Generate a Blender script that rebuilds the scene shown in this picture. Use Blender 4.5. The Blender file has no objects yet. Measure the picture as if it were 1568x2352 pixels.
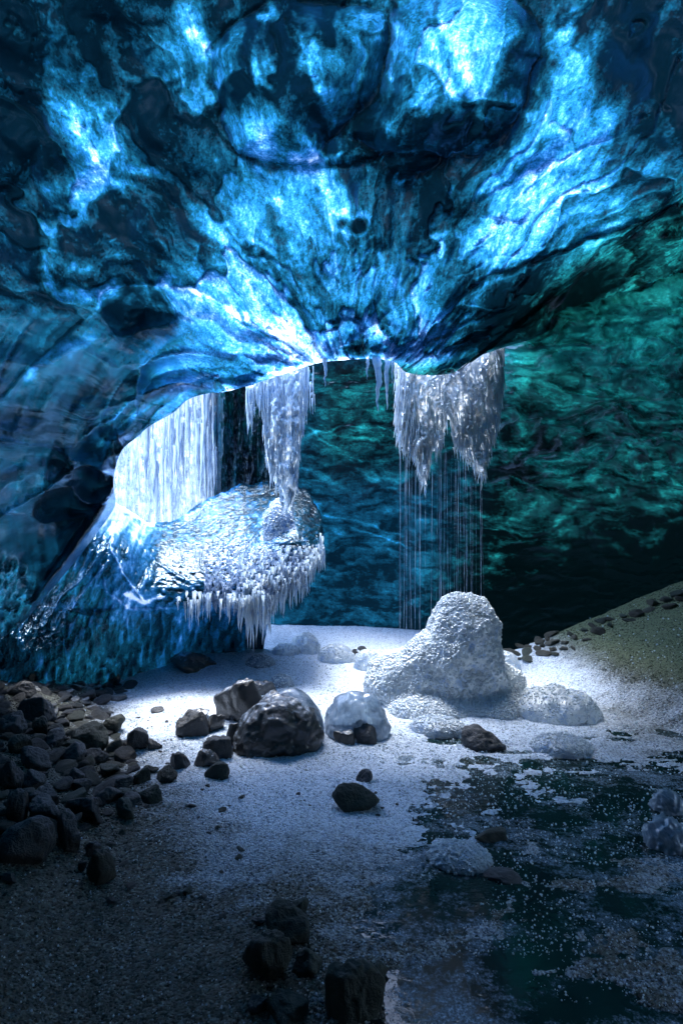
import bpy, math, random
import numpy as np

random.seed(7); RNG = np.random.RandomState(11)
C = bpy.context.scene.collection
SC = bpy.context.scene

# ------------------------------------------------------------------ camera, sky, sun, exposure
K = 36.0 / 20.0 / 2352.0           # tangent per unit of the 1568 x 2352 layout grid
EYE = 1.3
cam_d = bpy.data.cameras.new('camera'); cam = bpy.data.objects.new('camera', cam_d); C.objects.link(cam)
cam.location = (0, 0, EYE); cam.rotation_euler = (math.radians(90), 0, 0)
cam_d.sensor_fit = 'VERTICAL'; cam_d.sensor_height = 36; cam_d.sensor_width = 24; cam_d.lens = 20
cam_d.clip_start = 0.05; cam_d.clip_end = 500
SC.camera = cam

SUN_DIR = np.array([-0.16, 0.30, 1.0]); SUN_DIR /= np.linalg.norm(SUN_DIR)
el = math.asin(SUN_DIR[2]); az = math.atan2(SUN_DIR[0], SUN_DIR[1])
w = bpy.data.worlds.new('World'); SC.world = w; w.use_nodes = True
nt = w.node_tree; nt.nodes.clear()
sky = nt.nodes.new('ShaderNodeTexSky'); sky.sky_type = 'NISHITA'; sky.sun_disc = False
sky.sun_elevation = el; sky.sun_rotation = az
bg = nt.nodes.new('ShaderNodeBackground'); bg.inputs['Strength'].default_value = 0.15
wo = nt.nodes.new('ShaderNodeOutputWorld')
nt.links.new(sky.outputs[0], bg.inputs[0]); nt.links.new(bg.outputs[0], wo.inputs[0])
sd = bpy.data.lights.new('sun', 'SUN'); sd.energy = 1.1; sd.angle = math.radians(28); sd.color = (1.0, 0.99, 0.98)
sun = bpy.data.objects.new('sun', sd); C.objects.link(sun)
from mathutils import Vector
sun.rotation_euler = Vector(SUN_DIR).to_track_quat('Z', 'Y').to_euler()
sun.location = (-5, 6, 12)

SC.view_settings.view_transform = 'Standard'; SC.view_settings.look = 'None'
SC.view_settings.exposure = 3.3; SC.view_settings.gamma = 1.0
SC.render.engine = 'CYCLES'
cy = SC.cycles
cy.use_denoising = True; cy.max_bounces = 7; cy.diffuse_bounces = 3; cy.glossy_bounces = 3
cy.transmission_bounces = 5; cy.transparent_max_bounces = 12
cy.caustics_reflective = False; cy.caustics_refractive = False
cy.sample_clamp_indirect = 6.0

# ------------------------------------------------------------------ numpy helpers
def hsh(ix, iy, iz, seed):
    h = (ix.astype(np.int64) * 374761393 + iy.astype(np.int64) * 668265263 + iz.astype(np.int64) * 2147483647 + seed * 974634777) & 0xffffffff
    h = ((h ^ (h >> 13)) * 1274126177) & 0xffffffff
    h = ((h ^ (h >> 15)) * 2246822519) & 0xffffffff
    return ((h ^ (h >> 16)) & 0xffff) / 65535.0
def vnoise(x, y, z=None, seed=0):
    x = np.asarray(x, float); y = np.asarray(y, float)
    if z is None: z = np.zeros_like(x)
    fx, fy, fz = np.floor(x), np.floor(y), np.floor(z)
    tx, ty, tz = x - fx, y - fy, z - fz
    tx = tx*tx*tx*(tx*(tx*6-15)+10); ty = ty*ty*ty*(ty*(ty*6-15)+10); tz = tz*tz*tz*(tz*(tz*6-15)+10)
    ix, iy, iz = fx.astype(np.int64), fy.astype(np.int64), fz.astype(np.int64)
    def c(a, b, d): return hsh(ix+a, iy+b, iz+d, seed)
    x00 = c(0,0,0)*(1-tx)+c(1,0,0)*tx; x10 = c(0,1,0)*(1-tx)+c(1,1,0)*tx
    r = x00*(1-ty)+x10*ty
    if np.any(fz != 0) or np.any(tz != 0):
        x01 = c(0,0,1)*(1-tx)+c(1,0,1)*tx; x11 = c(0,1,1)*(1-tx)+c(1,1,1)*tx
        r = r*(1-tz) + (x01*(1-ty)+x11*ty)*tz
    return r*2-1
def fbm(x, y, z=None, seed=0, octv=4, gain=0.5):
    a, s, t = 1.0, 0.0, 0.0
    for k in range(octv):
        f = 2.03**k
        s = s + a*vnoise(x*f+k*17.3, y*f+k*9.1, None if z is None else z*f, seed+k*7); t += a; a *= gain
    return s/t
def sstep(a, b, x):
    t = np.clip((x-a)/(b-a), 0, 1); return t*t*(3-2*t)
def tps(pts):
    P = np.array(pts, float); xy = P[:, :2]/1000.0; n = len(P)
    d = np.linalg.norm(xy[:, None]-xy[None], axis=2); Kk = np.where(d > 0, d*d*np.log(d+1e-12), 0)+np.eye(n)*2e-4
    A = np.zeros((n+3, n+3)); A[:n, :n] = Kk; A[:n, n] = 1; A[:n, n+1:] = xy; A[n, :n] = 1; A[n+1:, :n] = xy.T
    b = np.zeros(n+3); b[:n] = P[:, 2]; wv = np.linalg.solve(A, b)
    def f(px, py):
        q = np.stack([np.ravel(px), np.ravel(py)], 1)/1000.0; out = np.zeros(len(q))
        for i in range(n):
            r2 = (q[:, 0]-xy[i, 0])**2+(q[:, 1]-xy[i, 1])**2
            out += wv[i]*0.5*r2*np.log(r2+1e-16)
        out += wv[n]+wv[n+1]*q[:, 0]+wv[n+2]*q[:, 1]
        return out.reshape(np.shape(px))
    return f
def splat(pts, sig=55.0):
    P = np.array(pts, float)
    def f(px, py):
        a = np.full(np.shape(px), 1e-9)*1.0; s = a*2.6
        for x, y, v in P:
            r2 = (px-x)**2+(py-y)**2
            g = np.exp(-r2/(2*sig*sig)) + 1e-3/(1+r2/1e4)**2
            a = a+g; s = s+g*v
        return s/a
    return f
def seg_dist(px, py, line):
    d = np.full(np.shape(px), 1e9); L = np.array(line, float)
    for a, b in zip(L[:-1], L[1:]):
        v = b-a; t = np.clip(((px-a[0])*v[0]+(py-a[1])*v[1])/(v@v), 0, 1)
        d = np.minimum(d, np.hypot(px-a[0]-t*v[0], py-a[1]-t*v[1]))
    return d
def in_poly(px, py, poly):
    L = np.array(poly, float); ins = np.zeros(np.shape(px), bool); j = len(L)-1
    for i in range(len(L)):
        xi, yi = L[i]; xj, yj = L[j]
        c = ((yi > py) != (yj > py)) & (px < (xj-xi)*(py-yi)/((yj-yi) or 1e-9)+xi)
        ins ^= c; j = i
    return ins
def smooth_line(pts, n=8):
    P = [np.array(p, float) for p in pts]; P = [2*P[0]-P[1]]+P+[2*P[-1]-P[-2]]; out = []
    for i in range(1, len(P)-2):
        for k in range(n):
            t = k/n
            out.append(0.5*((2*P[i])+(P[i+1]-P[i-1])*t+(2*P[i-1]-5*P[i]+4*P[i+1]-P[i+2])*t*t+(3*P[i]-P[i-1]-3*P[i+1]+P[i+2])*t**3))
    out.append(P[-2]); return out
def W(px, py, D):
    px, py, D = np.broadcast_arrays(px, py, D)
    return np.stack([(px-784)*K*D, D, EYE-(py-1176)*K*D], -1)

# ------------------------------------------------------------------ mesh helpers
def tag(o, label=None, cat=None, group=None, kind=None):
    if label: o['label'] = label
    if cat: o['category'] = cat
    if group: o['group'] = group
    if kind: o['kind'] = kind
    return o
def mesh(name, V, F, mat, parent=None, smooth=True, attrs=None, loc=None):
    V = np.asarray(V, np.float32).reshape(-1, 3)
    if loc is not None: V = V-np.array(loc, np.float32)
    me = bpy.data.meshes.new(name)
    if isinstance(F, np.ndarray) and F.ndim == 2:
        n, k = F.shape
        me.vertices.add(len(V)); me.vertices.foreach_set('co', V.ravel())
        me.loops.add(n*k); me.loops.foreach_set('vertex_index', F.astype(np.int32).ravel())
        me.polygons.add(n); me.polygons.foreach_set('loop_start', np.arange(0, n*k, k, dtype=np.int32))
        me.update(calc_edges=True)
    else:
        me.from_pydata(V.tolist(), [], F)
    if smooth: me.polygons.foreach_set('use_smooth', np.ones(len(me.polygons), bool))
    for k_, v in (attrs or {}).items():
        a = me.attributes.new(k_, 'FLOAT', 'POINT'); a.data.foreach_set('value', np.asarray(v, np.float32).ravel())
    me.materials.append(mat)
    o = bpy.data.objects.new(name, me); C.objects.link(o)
    if loc is not None: o.location = loc
    if parent is not None: o.parent = parent
    return o
def empty(name, loc, label, cat, group=None):
    o = bpy.data.objects.new(name, None); C.objects.link(o); o.location = loc; o.empty_display_size = 0.1
    return tag(o, label, cat, group)
def grid_faces(nr, nc, mask=None):
    i = np.arange(nr*nc).reshape(nr, nc)
    F = np.stack([i[:-1, :-1], i[:-1, 1:], i[1:, 1:], i[1:, :-1]], -1)
    if mask is not None: F = F[mask]
    return F.reshape(-1, 4)
def ico(sub):
    t = (1+5**.5)/2
    V = [(-1,t,0),(1,t,0),(-1,-t,0),(1,-t,0),(0,-1,t),(0,1,t),(0,-1,-t),(0,1,-t),(t,0,-1),(t,0,1),(-t,0,-1),(-t,0,1)]
    F = [(0,11,5),(0,5,1),(0,1,7),(0,7,10),(0,10,11),(1,5,9),(5,11,4),(11,10,2),(10,7,6),(7,1,8),(3,9,4),(3,4,2),(3,2,6),(3,6,8),(3,8,9),(4,9,5),(2,4,11),(6,2,10),(8,6,7),(9,8,1)]
    V = [np.array(v, float)/math.sqrt(1+t*t) for v in V]
    for _ in range(sub):
        mid, F2 = {}, []
        def m(a, b):
            k = (min(a, b), max(a, b))
            if k not in mid:
                v = V[a]+V[b]; V.append(v/np.linalg.norm(v)); mid[k] = len(V)-1
            return mid[k]
        for a, b, c in F:
            ab, bc, ca = m(a, b), m(b, c), m(c, a); F2 += [(a, ab, ca), (b, bc, ab), (c, ca, bc), (ab, bc, ca)]
        F = F2
    return np.array(V), np.array(F)
ICO = {k: ico(k) for k in (0, 1, 2, 3, 4, 5, 6)}

# ------------------------------------------------------------------ materials
class NT:
    def __init__(s, name):
        s.m = bpy.data.materials.new(name); s.m.use_nodes = True; s.t = s.m.node_tree; s.t.nodes.clear()
        s.out = s.n('OutputMaterial')
    def n(s, typ, ins=None, **kw):
        nd = s.t.nodes.new('ShaderNode'+typ)
        for k, v in kw.items(): setattr(nd, k, v)
        for k, v in (ins or {}).items(): s.set(nd.inputs[k], v)
        return nd
    def set(s, sock, v):
        if hasattr(v, 'is_output') or isinstance(v, bpy.types.NodeSocket): s.t.links.new(v, sock)
        else: sock.default_value = v
    def math(s, op, a, b=0.0, c=None, clamp=False):
        nd = s.n('Math', operation=op, use_clamp=clamp); s.set(nd.inputs[0], a); s.set(nd.inputs[1], b)
        if c is not None: s.set(nd.inputs[2], c)
        return nd.outputs[0]
    def mix(s, f, a, b):
        nd = s.n('Mix', data_type='RGBA'); s.set(nd.inputs[0], f); s.set(nd.inputs[6], a); s.set(nd.inputs[7], b); return nd.outputs[2]
    def attr(s, name): return s.n('Attribute', attribute_name=name).outputs['Fac']
    def ramp(s, f, stops):
        nd = s.n('ValToRGB'); s.set(nd.inputs[0], f); e = nd.color_ramp.elements
        while len(e) > 1: e.remove(e[-1])
        e[0].position = stops[0][0]; e[0].color = tuple(stops[0][1])+(1,)
        for p, c in stops[1:]:
            x = e.new(p); x.color = tuple(c)+(1,)
        return nd.outputs[0]
    def noise(s, vec, scale, detail=4, rough=.6, dist=0.0, out=0):
        nd = s.n('TexNoise', {'Scale': scale, 'Detail': detail, 'Roughness': rough, 'Distortion': dist}); s.set(nd.inputs['Vector'], vec); return nd.outputs[out]
    def vec(s, sc=(1, 1, 1), rot=(0, 0, 0)):
        tc = s.n('TexCoord'); mp = s.n('Mapping', {'Scale': sc, 'Rotation': rot}); s.set(mp.inputs[0], tc.outputs['Object']); return mp.outputs[0]
    def bump(s, h, strength, dist=.01, normal=None):
        nd = s.n('Bump', {'Strength': strength, 'Distance': dist}); s.set(nd.inputs['Height'], h)
        if normal is not None: s.set(nd.inputs['Normal'], normal)
        return nd.outputs[0]
    def ms(s, f, a, b):
        nd = s.n('MixShader'); s.set(nd.inputs[0], f); s.set(nd.inputs[1], a); s.set(nd.inputs[2], b); return nd.outputs[0]
    def done(s, sh): s.set(s.out.inputs[0], sh); return s.m

BLUE = [(0, (.95, .97, .98)), (.10, (.50, .69, .95)), (.20, (.135, .33, .66)), (.32, (.030, .160, .37)), (.45, (.007, .085, .195)),
        (.62, (.0024, .038, .064)), (.80, (.0012, .015, .026)), (1, (.0003, .003, .0055))]
GREEN = [(0, (.70, .96, .90)), (.20, (.08, .46, .40)), (.32, (.018, .25, .215)), (.45, (.006, .125, .105)), (.64, (.0022, .046, .041)),
         (.82, (.0008, .010, .010)), (1, (.0001, .0007, .0008))]
def ice_shell(name, stretch=(1, .35, 1), fine=1.0, refl=.30, bumpn=.5, rough=.16, dif=.3, ripple=None, cont=1.0, freq=9, add=0.0, gain=1.0, fres=1.0):
    g = NT(name); v = g.vec(stretch); v0 = g.vec()
    calm = g.attr('calm'); amp = g.math('SUBTRACT', 1.0, calm)
    n1 = g.noise(v, freq, 6, .62, .25); n2 = g.noise(g.vec(tuple(1-(1-q)*.75 for q in stretch)), freq*3.6, 5, .7, .2); n3 = g.noise(v0, 85, 3, .7)
    t = g.math('ADD', g.attr('thick'), add)  # attribute carries glow and shade painted by eye along with ice thickness
    t = g.math('ADD', t, g.math('MULTIPLY', g.math('MULTIPLY', g.math('SUBTRACT', n1, .5), amp), 2.1*cont*fine))
    t = g.math('ADD', t, g.math('MULTIPLY', g.math('MULTIPLY', g.math('SUBTRACT', n2, .5), amp), 3.0*fine))
    t = g.math('ADD', t, g.math('MULTIPLY', g.math('MULTIPLY', g.math('SUBTRACT', n3, .5), amp), 2.0*fine))
    # dark silt flecks frozen in the ice
    sp = g.noise(v0, 70, 3, .8); t = g.math('ADD', t, g.math('MULTIPLY', g.math('GREATER_THAN', sp, .66), 1.2*fine))
    t = g.math('MULTIPLY', t, gain/4.5, clamp=True)
    col = g.mix(g.attr('tint'), g.ramp(t, BLUE), g.ramp(t, GREEN))
    h = g.math('ADD', g.math('MULTIPLY', n1, .6), g.math('MULTIPLY', n2, .35))
    if ripple:
        vr = g.vec(ripple[1]); h = g.math('ADD', h, g.math('MULTIPLY', g.noise(vr, ripple[0], 3, .5, 1.2), ripple[2]))
    b = g.bump(h, bumpn, .03)
    tr = g.n('BsdfTranslucent', {'Color': col, 'Normal': b}).outputs[0]
    df = g.n('BsdfDiffuse', {'Color': col, 'Normal': b}).outputs[0]
    gl = g.n('BsdfGlossy', {'Color': (.62, .80, 1, 1), 'Roughness': rough, 'Normal': b}).outputs[0]
    fr = g.n('Fresnel', {'IOR': 1.31, 'Normal': b}).outputs[0]
    base = g.ms(dif, tr, df)
    f = g.math('MULTIPLY_ADD', g.math('MULTIPLY', fr, g.math('MULTIPLY_ADD', calm, 3.6, .55)), fres, refl*.12, clamp=True)
    return g.done(g.ms(f, base, gl))
def white_ice(name, col=(.78, .88, .98), dark=(.25, .42, .62), scale=40, stretch=(1, 1, 1), thr=.5, trans=.5, clear=0.0, bumpn=.6, rough=.12, dist=.01, gloss=.06):
    g = NT(name); v = g.vec(stretch)
    n = g.noise(v, scale, 5, .7, .6)
    f = g.math('MULTIPLY_ADD', g.math('SUBTRACT', n, thr), 5.0, .5, clamp=True)
    c = g.mix(f, dark+(1,), col+(1,))
    b = g.bump(n, bumpn, dist)
    tr = g.n('BsdfTranslucent', {'Color': c, 'Normal': b}).outputs[0]; df = g.n('BsdfDiffuse', {'Color': c, 'Normal': b}).outputs[0]
    gl = g.n('BsdfGlossy', {'Color': (.9, .95, 1, 1), 'Roughness': rough, 'Normal': b}).outputs[0]
    fr = g.math('MULTIPLY_ADD', g.n('Fresnel', {'IOR': 1.31, 'Normal': b}).outputs[0], .5, gloss*.6)
    s = g.ms(trans, df, tr)
    if clear > 0:
        rf = g.n('BsdfRefraction', {'Color': (.82, .93, 1, 1), 'IOR': 1.31, 'Roughness': .05, 'Normal': b}).outputs[0]
        s = g.ms(clear, s, rf)
    return g.done(g.ms(fr, s, gl))
def rock_mat(name, c1, c2, c3, wet=.35, ice=0.0):
    g = NT(name); v = g.vec(); inf = g.n('ObjectInfo').outputs['Random']
    n = g.noise(v, 14, 6, .7, .5); n2 = g.noise(v, 90, 4, .75)
    c = g.ramp(n, [(.3, c1), (.52, c2), (.72, c3)])
    c = g.mix(g.math('MULTIPLY', n2, .7), c, (0.012, .016, .02, 1))
    hs = g.n('HueSaturation', {'Value': g.math('MULTIPLY_ADD', inf, .9, .55), 'Hue': g.math('MULTIPLY_ADD', inf, .016, .492)}); g.set(hs.inputs['Color'], c)
    c = hs.outputs[0]
    b = g.bump(g.math('ADD', n, g.math('MULTIPLY', n2, .5)), .8, .02)
    rg = g.math('MULTIPLY_ADD', n, .5, .55-wet)
    p = g.n('BsdfPrincipled', {'Base Color': c, 'Roughness': rg, 'Normal': b, 'Specular IOR Level': .35+wet*.5})
    if ice > 0:
        # a skin of frozen spray where the stone faces up
        geo = g.n('NewGeometry'); sx = g.n('SeparateXYZ'); g.set(sx.inputs[0], geo.outputs['Normal'])
        up = g.math('MULTIPLY_ADD', sx.outputs[2], .9, g.math('MULTIPLY', g.math('SUBTRACT', g.noise(v, 22, 5, .7, 1.0), .5), 2.2))
        m = g.math('MULTIPLY', g.math('SUBTRACT', up, .72), 3.0, clamp=True)
        g.set(p.inputs['Base Color'], g.mix(g.math('MULTIPLY', m, ice), c, (.55, .66, .80, 1)))
        g.set(p.inputs['Coat Weight'], .9); g.set(p.inputs['Coat Roughness'], .10); g.set(p.inputs['Coat Normal'], g.bump(g.noise(v, 30, 2), .35, .02))
    return g.done(p.outputs[0])

M = {}
M['ceiling'] = ice_shell('ceiling_ice', (1, .12, .8), .9, refl=.12, bumpn=.40, rough=.2, dif=.12, freq=12, add=.50, gain=1.28)
M['wall'] = ice_shell('back_wall_ice', (1, 1, 2.2), .62, refl=.0, bumpn=.22, rough=.35, dif=.12, add=.10, gain=1.2, fres=.15)
M['ledge'] = ice_shell('ledge_ice', (1, 1, .6), .55, refl=.1, bumpn=.32, rough=.22, dif=.55, ripple=(26, (1, 1, .55), 1.3), cont=.6, add=.25, gain=1.15, fres=.20)
M['column'] = ice_shell('column_ice', (2.2, 2.2, .18), .4, refl=.1, bumpn=.5, rough=.2, dif=.35, fres=.4, add=.7)
M['fall'] = white_ice('waterfall_ice', (.82, .90, .98), (.10, .24, .50), 20, (1.6, 1, .16), .43, .35, 0, .7)
M['icicle'] = white_ice('icicle_ice', (.78, .90, 1), (.34, .56, .88), 40, (1, 1, .5), .42, .58, .12, .4, .06, .006, .07)
M['cluster'] = white_ice('cluster_ice', (.92, .97, 1), (.48, .68, .96), 60, (1, 1, .45), .40, .55, 0, .5, .10, .01, .10)
M['frost'] = white_ice('frost_ice', (.60, .74, .94), (.16, .30, .54), 50, (1, 1, .5), .5, .4, .0, .9, .08, .012, .04)
M['mound'] = white_ice('mound_ice', (.88, .95, 1.0), (.36, .55, .84), 12, (1, 1, 1), .42, .5, 0, .7, .2, .02, .05)
M['bead'] = white_ice('bead_ice', (.84, .93, 1), (.56, .72, .92), 30, (1, 1, 1), .4, .5, .12, .2, .05, .004, .14)
M['glaze'] = white_ice('clear_ice', (.62, .72, .84), (.20, .30, .42), 14, (1, 1, .6), .5, .45, .35, .5, .05, .012, .10)
M['rock'] = rock_mat('dark_stone', (.014, .020, .028), (.036, .046, .058), (.070, .080, .090), .36)
M['wet'] = rock_mat('wet_stone', (.012, .016, .023), (.030, .037, .046), (.062, .067, .072), .42)
M['iced'] = rock_mat('iced_stone', (.007, .009, .013), (.018, .021, .026), (.04, .042, .045), .42, .5)
M['moss'] = rock_mat('green_stone', (.015, .026, .022), (.035, .055, .044), (.065, .085, .062), .2)
M['tan'] = rock_mat('tan_stone', (.035, .040, .036), (.075, .082, .07), (.13, .13, .105), .2)
M['spray'] = white_ice('drip_water', (.7, .8, .95), (.3, .4, .55), 30, (1, 1, .1), .5, .6, 0, .1, .1)

def floor_mat():
    g = NT('slush_floor'); v = g.vec()
    sn = g.attr('snow'); sa = g.attr('sand')
    n1 = g.noise(v, 90, 3, .7); n2 = g.noise(v, 6, 5, .6); n3 = g.noise(v, 240, 2, .6)
    vor = g.n('TexVoronoi', {'Scale': 120.0}); g.set(vor.inputs['Vector'], v)
    cell = vor.outputs['Color']; cs = g.n('SeparateColor'); g.set(cs.inputs[0], cell); cr = cs.outputs[0]
    grit = g.ramp(g.math('ADD', g.math('MULTIPLY', n1, .6), g.math('MULTIPLY', cr, .4)), [(.30, (.008, .012, .009)), (.5, (.036, .043, .034)), (.62, (.088, .098, .080)), (.8, (.27, .32, .31))])
    snow = g.ramp(g.math('ADD', g.math('MULTIPLY', n1, .5), g.math('MULTIPLY', cr, .5)), [(.22, (.36, .45, .60)), (.42, (.63, .75, .92)), (.7, (.78, .88, 1.0))])
    sand = g.ramp(g.math('ADD', g.math('MULTIPLY', n1, .7), g.math('MULTIPLY', cr, .3)), [(.34, (.030, .040, .022)), (.5, (.11, .16, .085)), (.72, (.26, .29, .17))])
    fs = g.math('MULTIPLY_ADD', g.math('SUBTRACT', g.math('ADD', sn, g.math('MULTIPLY', g.math('SUBTRACT', n1, .5), .9)), .5), 2.2, .5, clamp=True)
    c = g.mix(sa, g.mix(fs, grit, snow), sand)
    h = g.math('ADD', g.math('ADD', g.math('MULTIPLY', n1, .8), g.math('MULTIPLY', vor.outputs['Distance'], -.9)), g.math('MULTIPLY', n3, .3))
    b = g.bump(h, 1.0, .012)
    p = g.n('BsdfPrincipled', {'Base Color': c, 'Roughness': g.math('MULTIPLY_ADD', cr, .45, .18), 'Normal': b, 'Specular IOR Level': .6})
    return g.done(p.outputs[0])
M['floor'] = floor_mat()
def water_mat():
    g = NT('melt_water'); v = g.vec((1, 1.5, 1)); v0 = g.vec()
    big = g.noise(v, 2.6, 4, .6, .6); mid = g.noise(v, 11, 4, .65, .5); fin = g.noise(v0, 60, 3, .7, .3)
    m = g.math('ADD', g.math('ADD', g.math('MULTIPLY', big, 1.0), g.math('MULTIPLY', mid, .55)), g.math('MULTIPLY', fin, .55))
    m = g.math('MULTIPLY', g.math('SUBTRACT', m, 1.03), 5.0, clamp=True)
    h = g.math('ADD', g.math('MULTIPLY', mid, .5), g.math('MULTIPLY', g.noise(v0, 38, 2, .5), .25))
    b = g.bump(h, .10, .02); b2 = g.bump(g.noise(v0, 110, 3, .7), .9, .008)
    c = g.ramp(g.noise(v0, 130, 3, .7), [(.38, (.035, .06, .075)), (.55, (.16, .25, .34)), (.72, (.50, .68, .88))])
    p = g.n('BsdfPrincipled', {'Base Color': (.006, .022, .022, 1), 'Roughness': .03, 'Normal': b, 'Specular IOR Level': .5, 'IOR': 1.33}).outputs[0]
    q = g.n('BsdfPrincipled', {'Base Color': c, 'Roughness': .22, 'Normal': b2, 'Specular IOR Level': .6}).outputs[0]
    return g.done(g.ms(m, p, q))
M['water'] = water_mat()
def plain(name, c, r=.9):
    g = NT(name); n = g.noise(g.vec(), 3, 6, .6)
    cc = g.mix(n, tuple(x*.5 for x in c)+(1,), tuple(c)+(1,))
    return g.done(g.n('BsdfPrincipled', {'Base Color': cc, 'Roughness': r, 'Normal': g.bump(n, .6, .1)}).outputs[0])
M['dark'] = plain('dark_glacier_ice', (.012, .03, .04)); M['outer'] = plain('outer_bounce_white', (.80, .82, .85))  # outer ground white is added to bounce light through the walls

# ------------------------------------------------------------------ ceiling with the arch round the opening
LIP = [(-700,1850),(-200,1590),(0,1470),(60,1424),(100,1375),(135,1335),(185,1275),(225,1222),(252,1185),(266,1155),(261,1112),(268,1065),(284,1030),(318,1002),(345,978),(398,948),(432,918),(475,904),(510,901),(560,889),(620,870),(690,846),(740,832),(780,828),(850,824),(905,832),(935,856),(1000,862),(1055,852),(1082,826),(1150,800),(1230,776),(1330,738),(1450,690),(1568,640),(1900,560),(2800,400)]
OC = (640.0, 1180.0)
LS = np.array(smooth_line(LIP, 14)); LT = np.unwrap(np.arctan2(LS[:, 1]-OC[1], LS[:, 0]-OC[0])); LR = np.hypot(LS[:, 0]-OC[0], LS[:, 1]-OC[1])
LT = np.where(LT < 0, LT+2*math.pi, LT)
o_ = np.argsort(LT); LT, LR = LT[o_], LR[o_]

D1 = tps([(0,0,1.95),(0,400,2.05),(0,800,2.3),(0,1050,2.45),(0,1200,2.6),(0,1400,3.1),(-600,0,1.3),(-600,700,1.4),(-600,1500,1.7),(-1200,1000,.9),(-1200,-1000,.6),(-1200,1700,1.2),
    (300,0,2.1),(300,400,2.45),(300,700,2.8),(300,850,3.0),(150,1000,2.9),(262,1100,3.35),(225,1222,3.4),(120,1350,3.3),(400,800,3.2),(475,904,3.75),(345,978,3.5),
    (784,0,2.15),(784,300,2.7),(784,500,3.15),(784,650,3.42),(784,760,3.65),(784,828,3.80),(620,870,3.85),(550,500,2.95),(560,700,3.35),
    (1000,600,3.2),(1000,760,3.52),(1000,860,3.62),(1150,800,3.85),(1230,776,4.3),(1230,600,3.55),(1230,300,2.7),(1230,0,2.15),
    (1568,0,2.0),(1568,300,2.5),(1568,500,3.1),(1568,640,3.72),(1400,700,4.1),(1400,500,3.2),(1900,0,1.7),(1900,560,3.1),(2300,400,2.3),(2800,400,1.8),(2800,-1000,.8),
    (784,-500,1.45),(784,-1200,.95),(784,-1700,.78),(0,-1700,.74),(1568,-1700,.74),(2800,-1700,.6),(-1200,-1700,.55)])
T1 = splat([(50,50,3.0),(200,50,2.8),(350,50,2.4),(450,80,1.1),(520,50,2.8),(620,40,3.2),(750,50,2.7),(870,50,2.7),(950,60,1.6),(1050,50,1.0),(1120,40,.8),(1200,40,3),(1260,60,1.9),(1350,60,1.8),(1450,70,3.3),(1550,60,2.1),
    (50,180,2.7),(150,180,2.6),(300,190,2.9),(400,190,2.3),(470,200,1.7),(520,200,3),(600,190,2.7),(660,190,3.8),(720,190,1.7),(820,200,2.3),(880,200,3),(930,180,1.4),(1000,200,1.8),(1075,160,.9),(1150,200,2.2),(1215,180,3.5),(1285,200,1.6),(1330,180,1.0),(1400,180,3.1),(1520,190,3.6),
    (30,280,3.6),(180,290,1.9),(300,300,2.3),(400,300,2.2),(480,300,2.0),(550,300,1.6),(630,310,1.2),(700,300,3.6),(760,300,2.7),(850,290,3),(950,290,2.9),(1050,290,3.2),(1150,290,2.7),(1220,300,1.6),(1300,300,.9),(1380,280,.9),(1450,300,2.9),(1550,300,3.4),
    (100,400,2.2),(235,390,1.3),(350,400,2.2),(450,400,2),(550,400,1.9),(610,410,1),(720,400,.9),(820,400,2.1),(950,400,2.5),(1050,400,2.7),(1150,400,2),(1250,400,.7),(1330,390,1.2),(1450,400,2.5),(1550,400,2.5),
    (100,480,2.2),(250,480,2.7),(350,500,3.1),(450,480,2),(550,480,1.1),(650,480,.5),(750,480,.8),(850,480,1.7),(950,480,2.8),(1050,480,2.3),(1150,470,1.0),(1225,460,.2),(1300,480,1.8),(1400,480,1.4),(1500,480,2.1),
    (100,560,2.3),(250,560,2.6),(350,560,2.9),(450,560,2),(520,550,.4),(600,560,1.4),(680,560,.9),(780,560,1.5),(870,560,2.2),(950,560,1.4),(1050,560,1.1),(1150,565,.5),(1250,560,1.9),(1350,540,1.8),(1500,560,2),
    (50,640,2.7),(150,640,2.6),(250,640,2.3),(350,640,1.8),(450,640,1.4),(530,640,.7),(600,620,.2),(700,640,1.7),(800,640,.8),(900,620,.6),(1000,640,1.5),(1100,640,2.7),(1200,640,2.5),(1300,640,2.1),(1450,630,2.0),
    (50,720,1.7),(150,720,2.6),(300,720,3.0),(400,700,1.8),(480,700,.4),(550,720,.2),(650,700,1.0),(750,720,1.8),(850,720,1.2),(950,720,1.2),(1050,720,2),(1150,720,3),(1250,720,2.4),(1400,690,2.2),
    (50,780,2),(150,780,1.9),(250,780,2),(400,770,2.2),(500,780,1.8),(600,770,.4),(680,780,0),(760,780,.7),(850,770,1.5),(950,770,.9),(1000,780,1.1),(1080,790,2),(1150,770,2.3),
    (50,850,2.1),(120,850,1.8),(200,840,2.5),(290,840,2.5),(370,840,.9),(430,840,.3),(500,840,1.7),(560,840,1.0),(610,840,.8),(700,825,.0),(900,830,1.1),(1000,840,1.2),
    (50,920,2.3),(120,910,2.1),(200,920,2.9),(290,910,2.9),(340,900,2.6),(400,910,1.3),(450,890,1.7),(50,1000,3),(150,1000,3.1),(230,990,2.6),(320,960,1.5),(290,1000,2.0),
    (40,1075,1.5),(110,1090,2.3),(180,1050,3.1),(240,1080,2.8),(30,1150,1.9),(100,1140,2.0),(190,1150,3),(245,1150,2.6),(70,1220,2.1),(150,1260,2.3),(210,1220,2.7),(60,1300,2.4)], 38)  # ceiling glow painted point by point: low is bright, high is dark
def tint_f(px, py):
    right = sstep(1040, 1250, px + (py-700)*.20)*sstep(-60, 100, py-(640-(px-1200)*.62))
    mid = .85*sstep(650, 780, px)*sstep(820, 860, py)*sstep(1180, 1000, py)
    return np.clip(np.maximum(right, mid), 0, 1)
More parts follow.
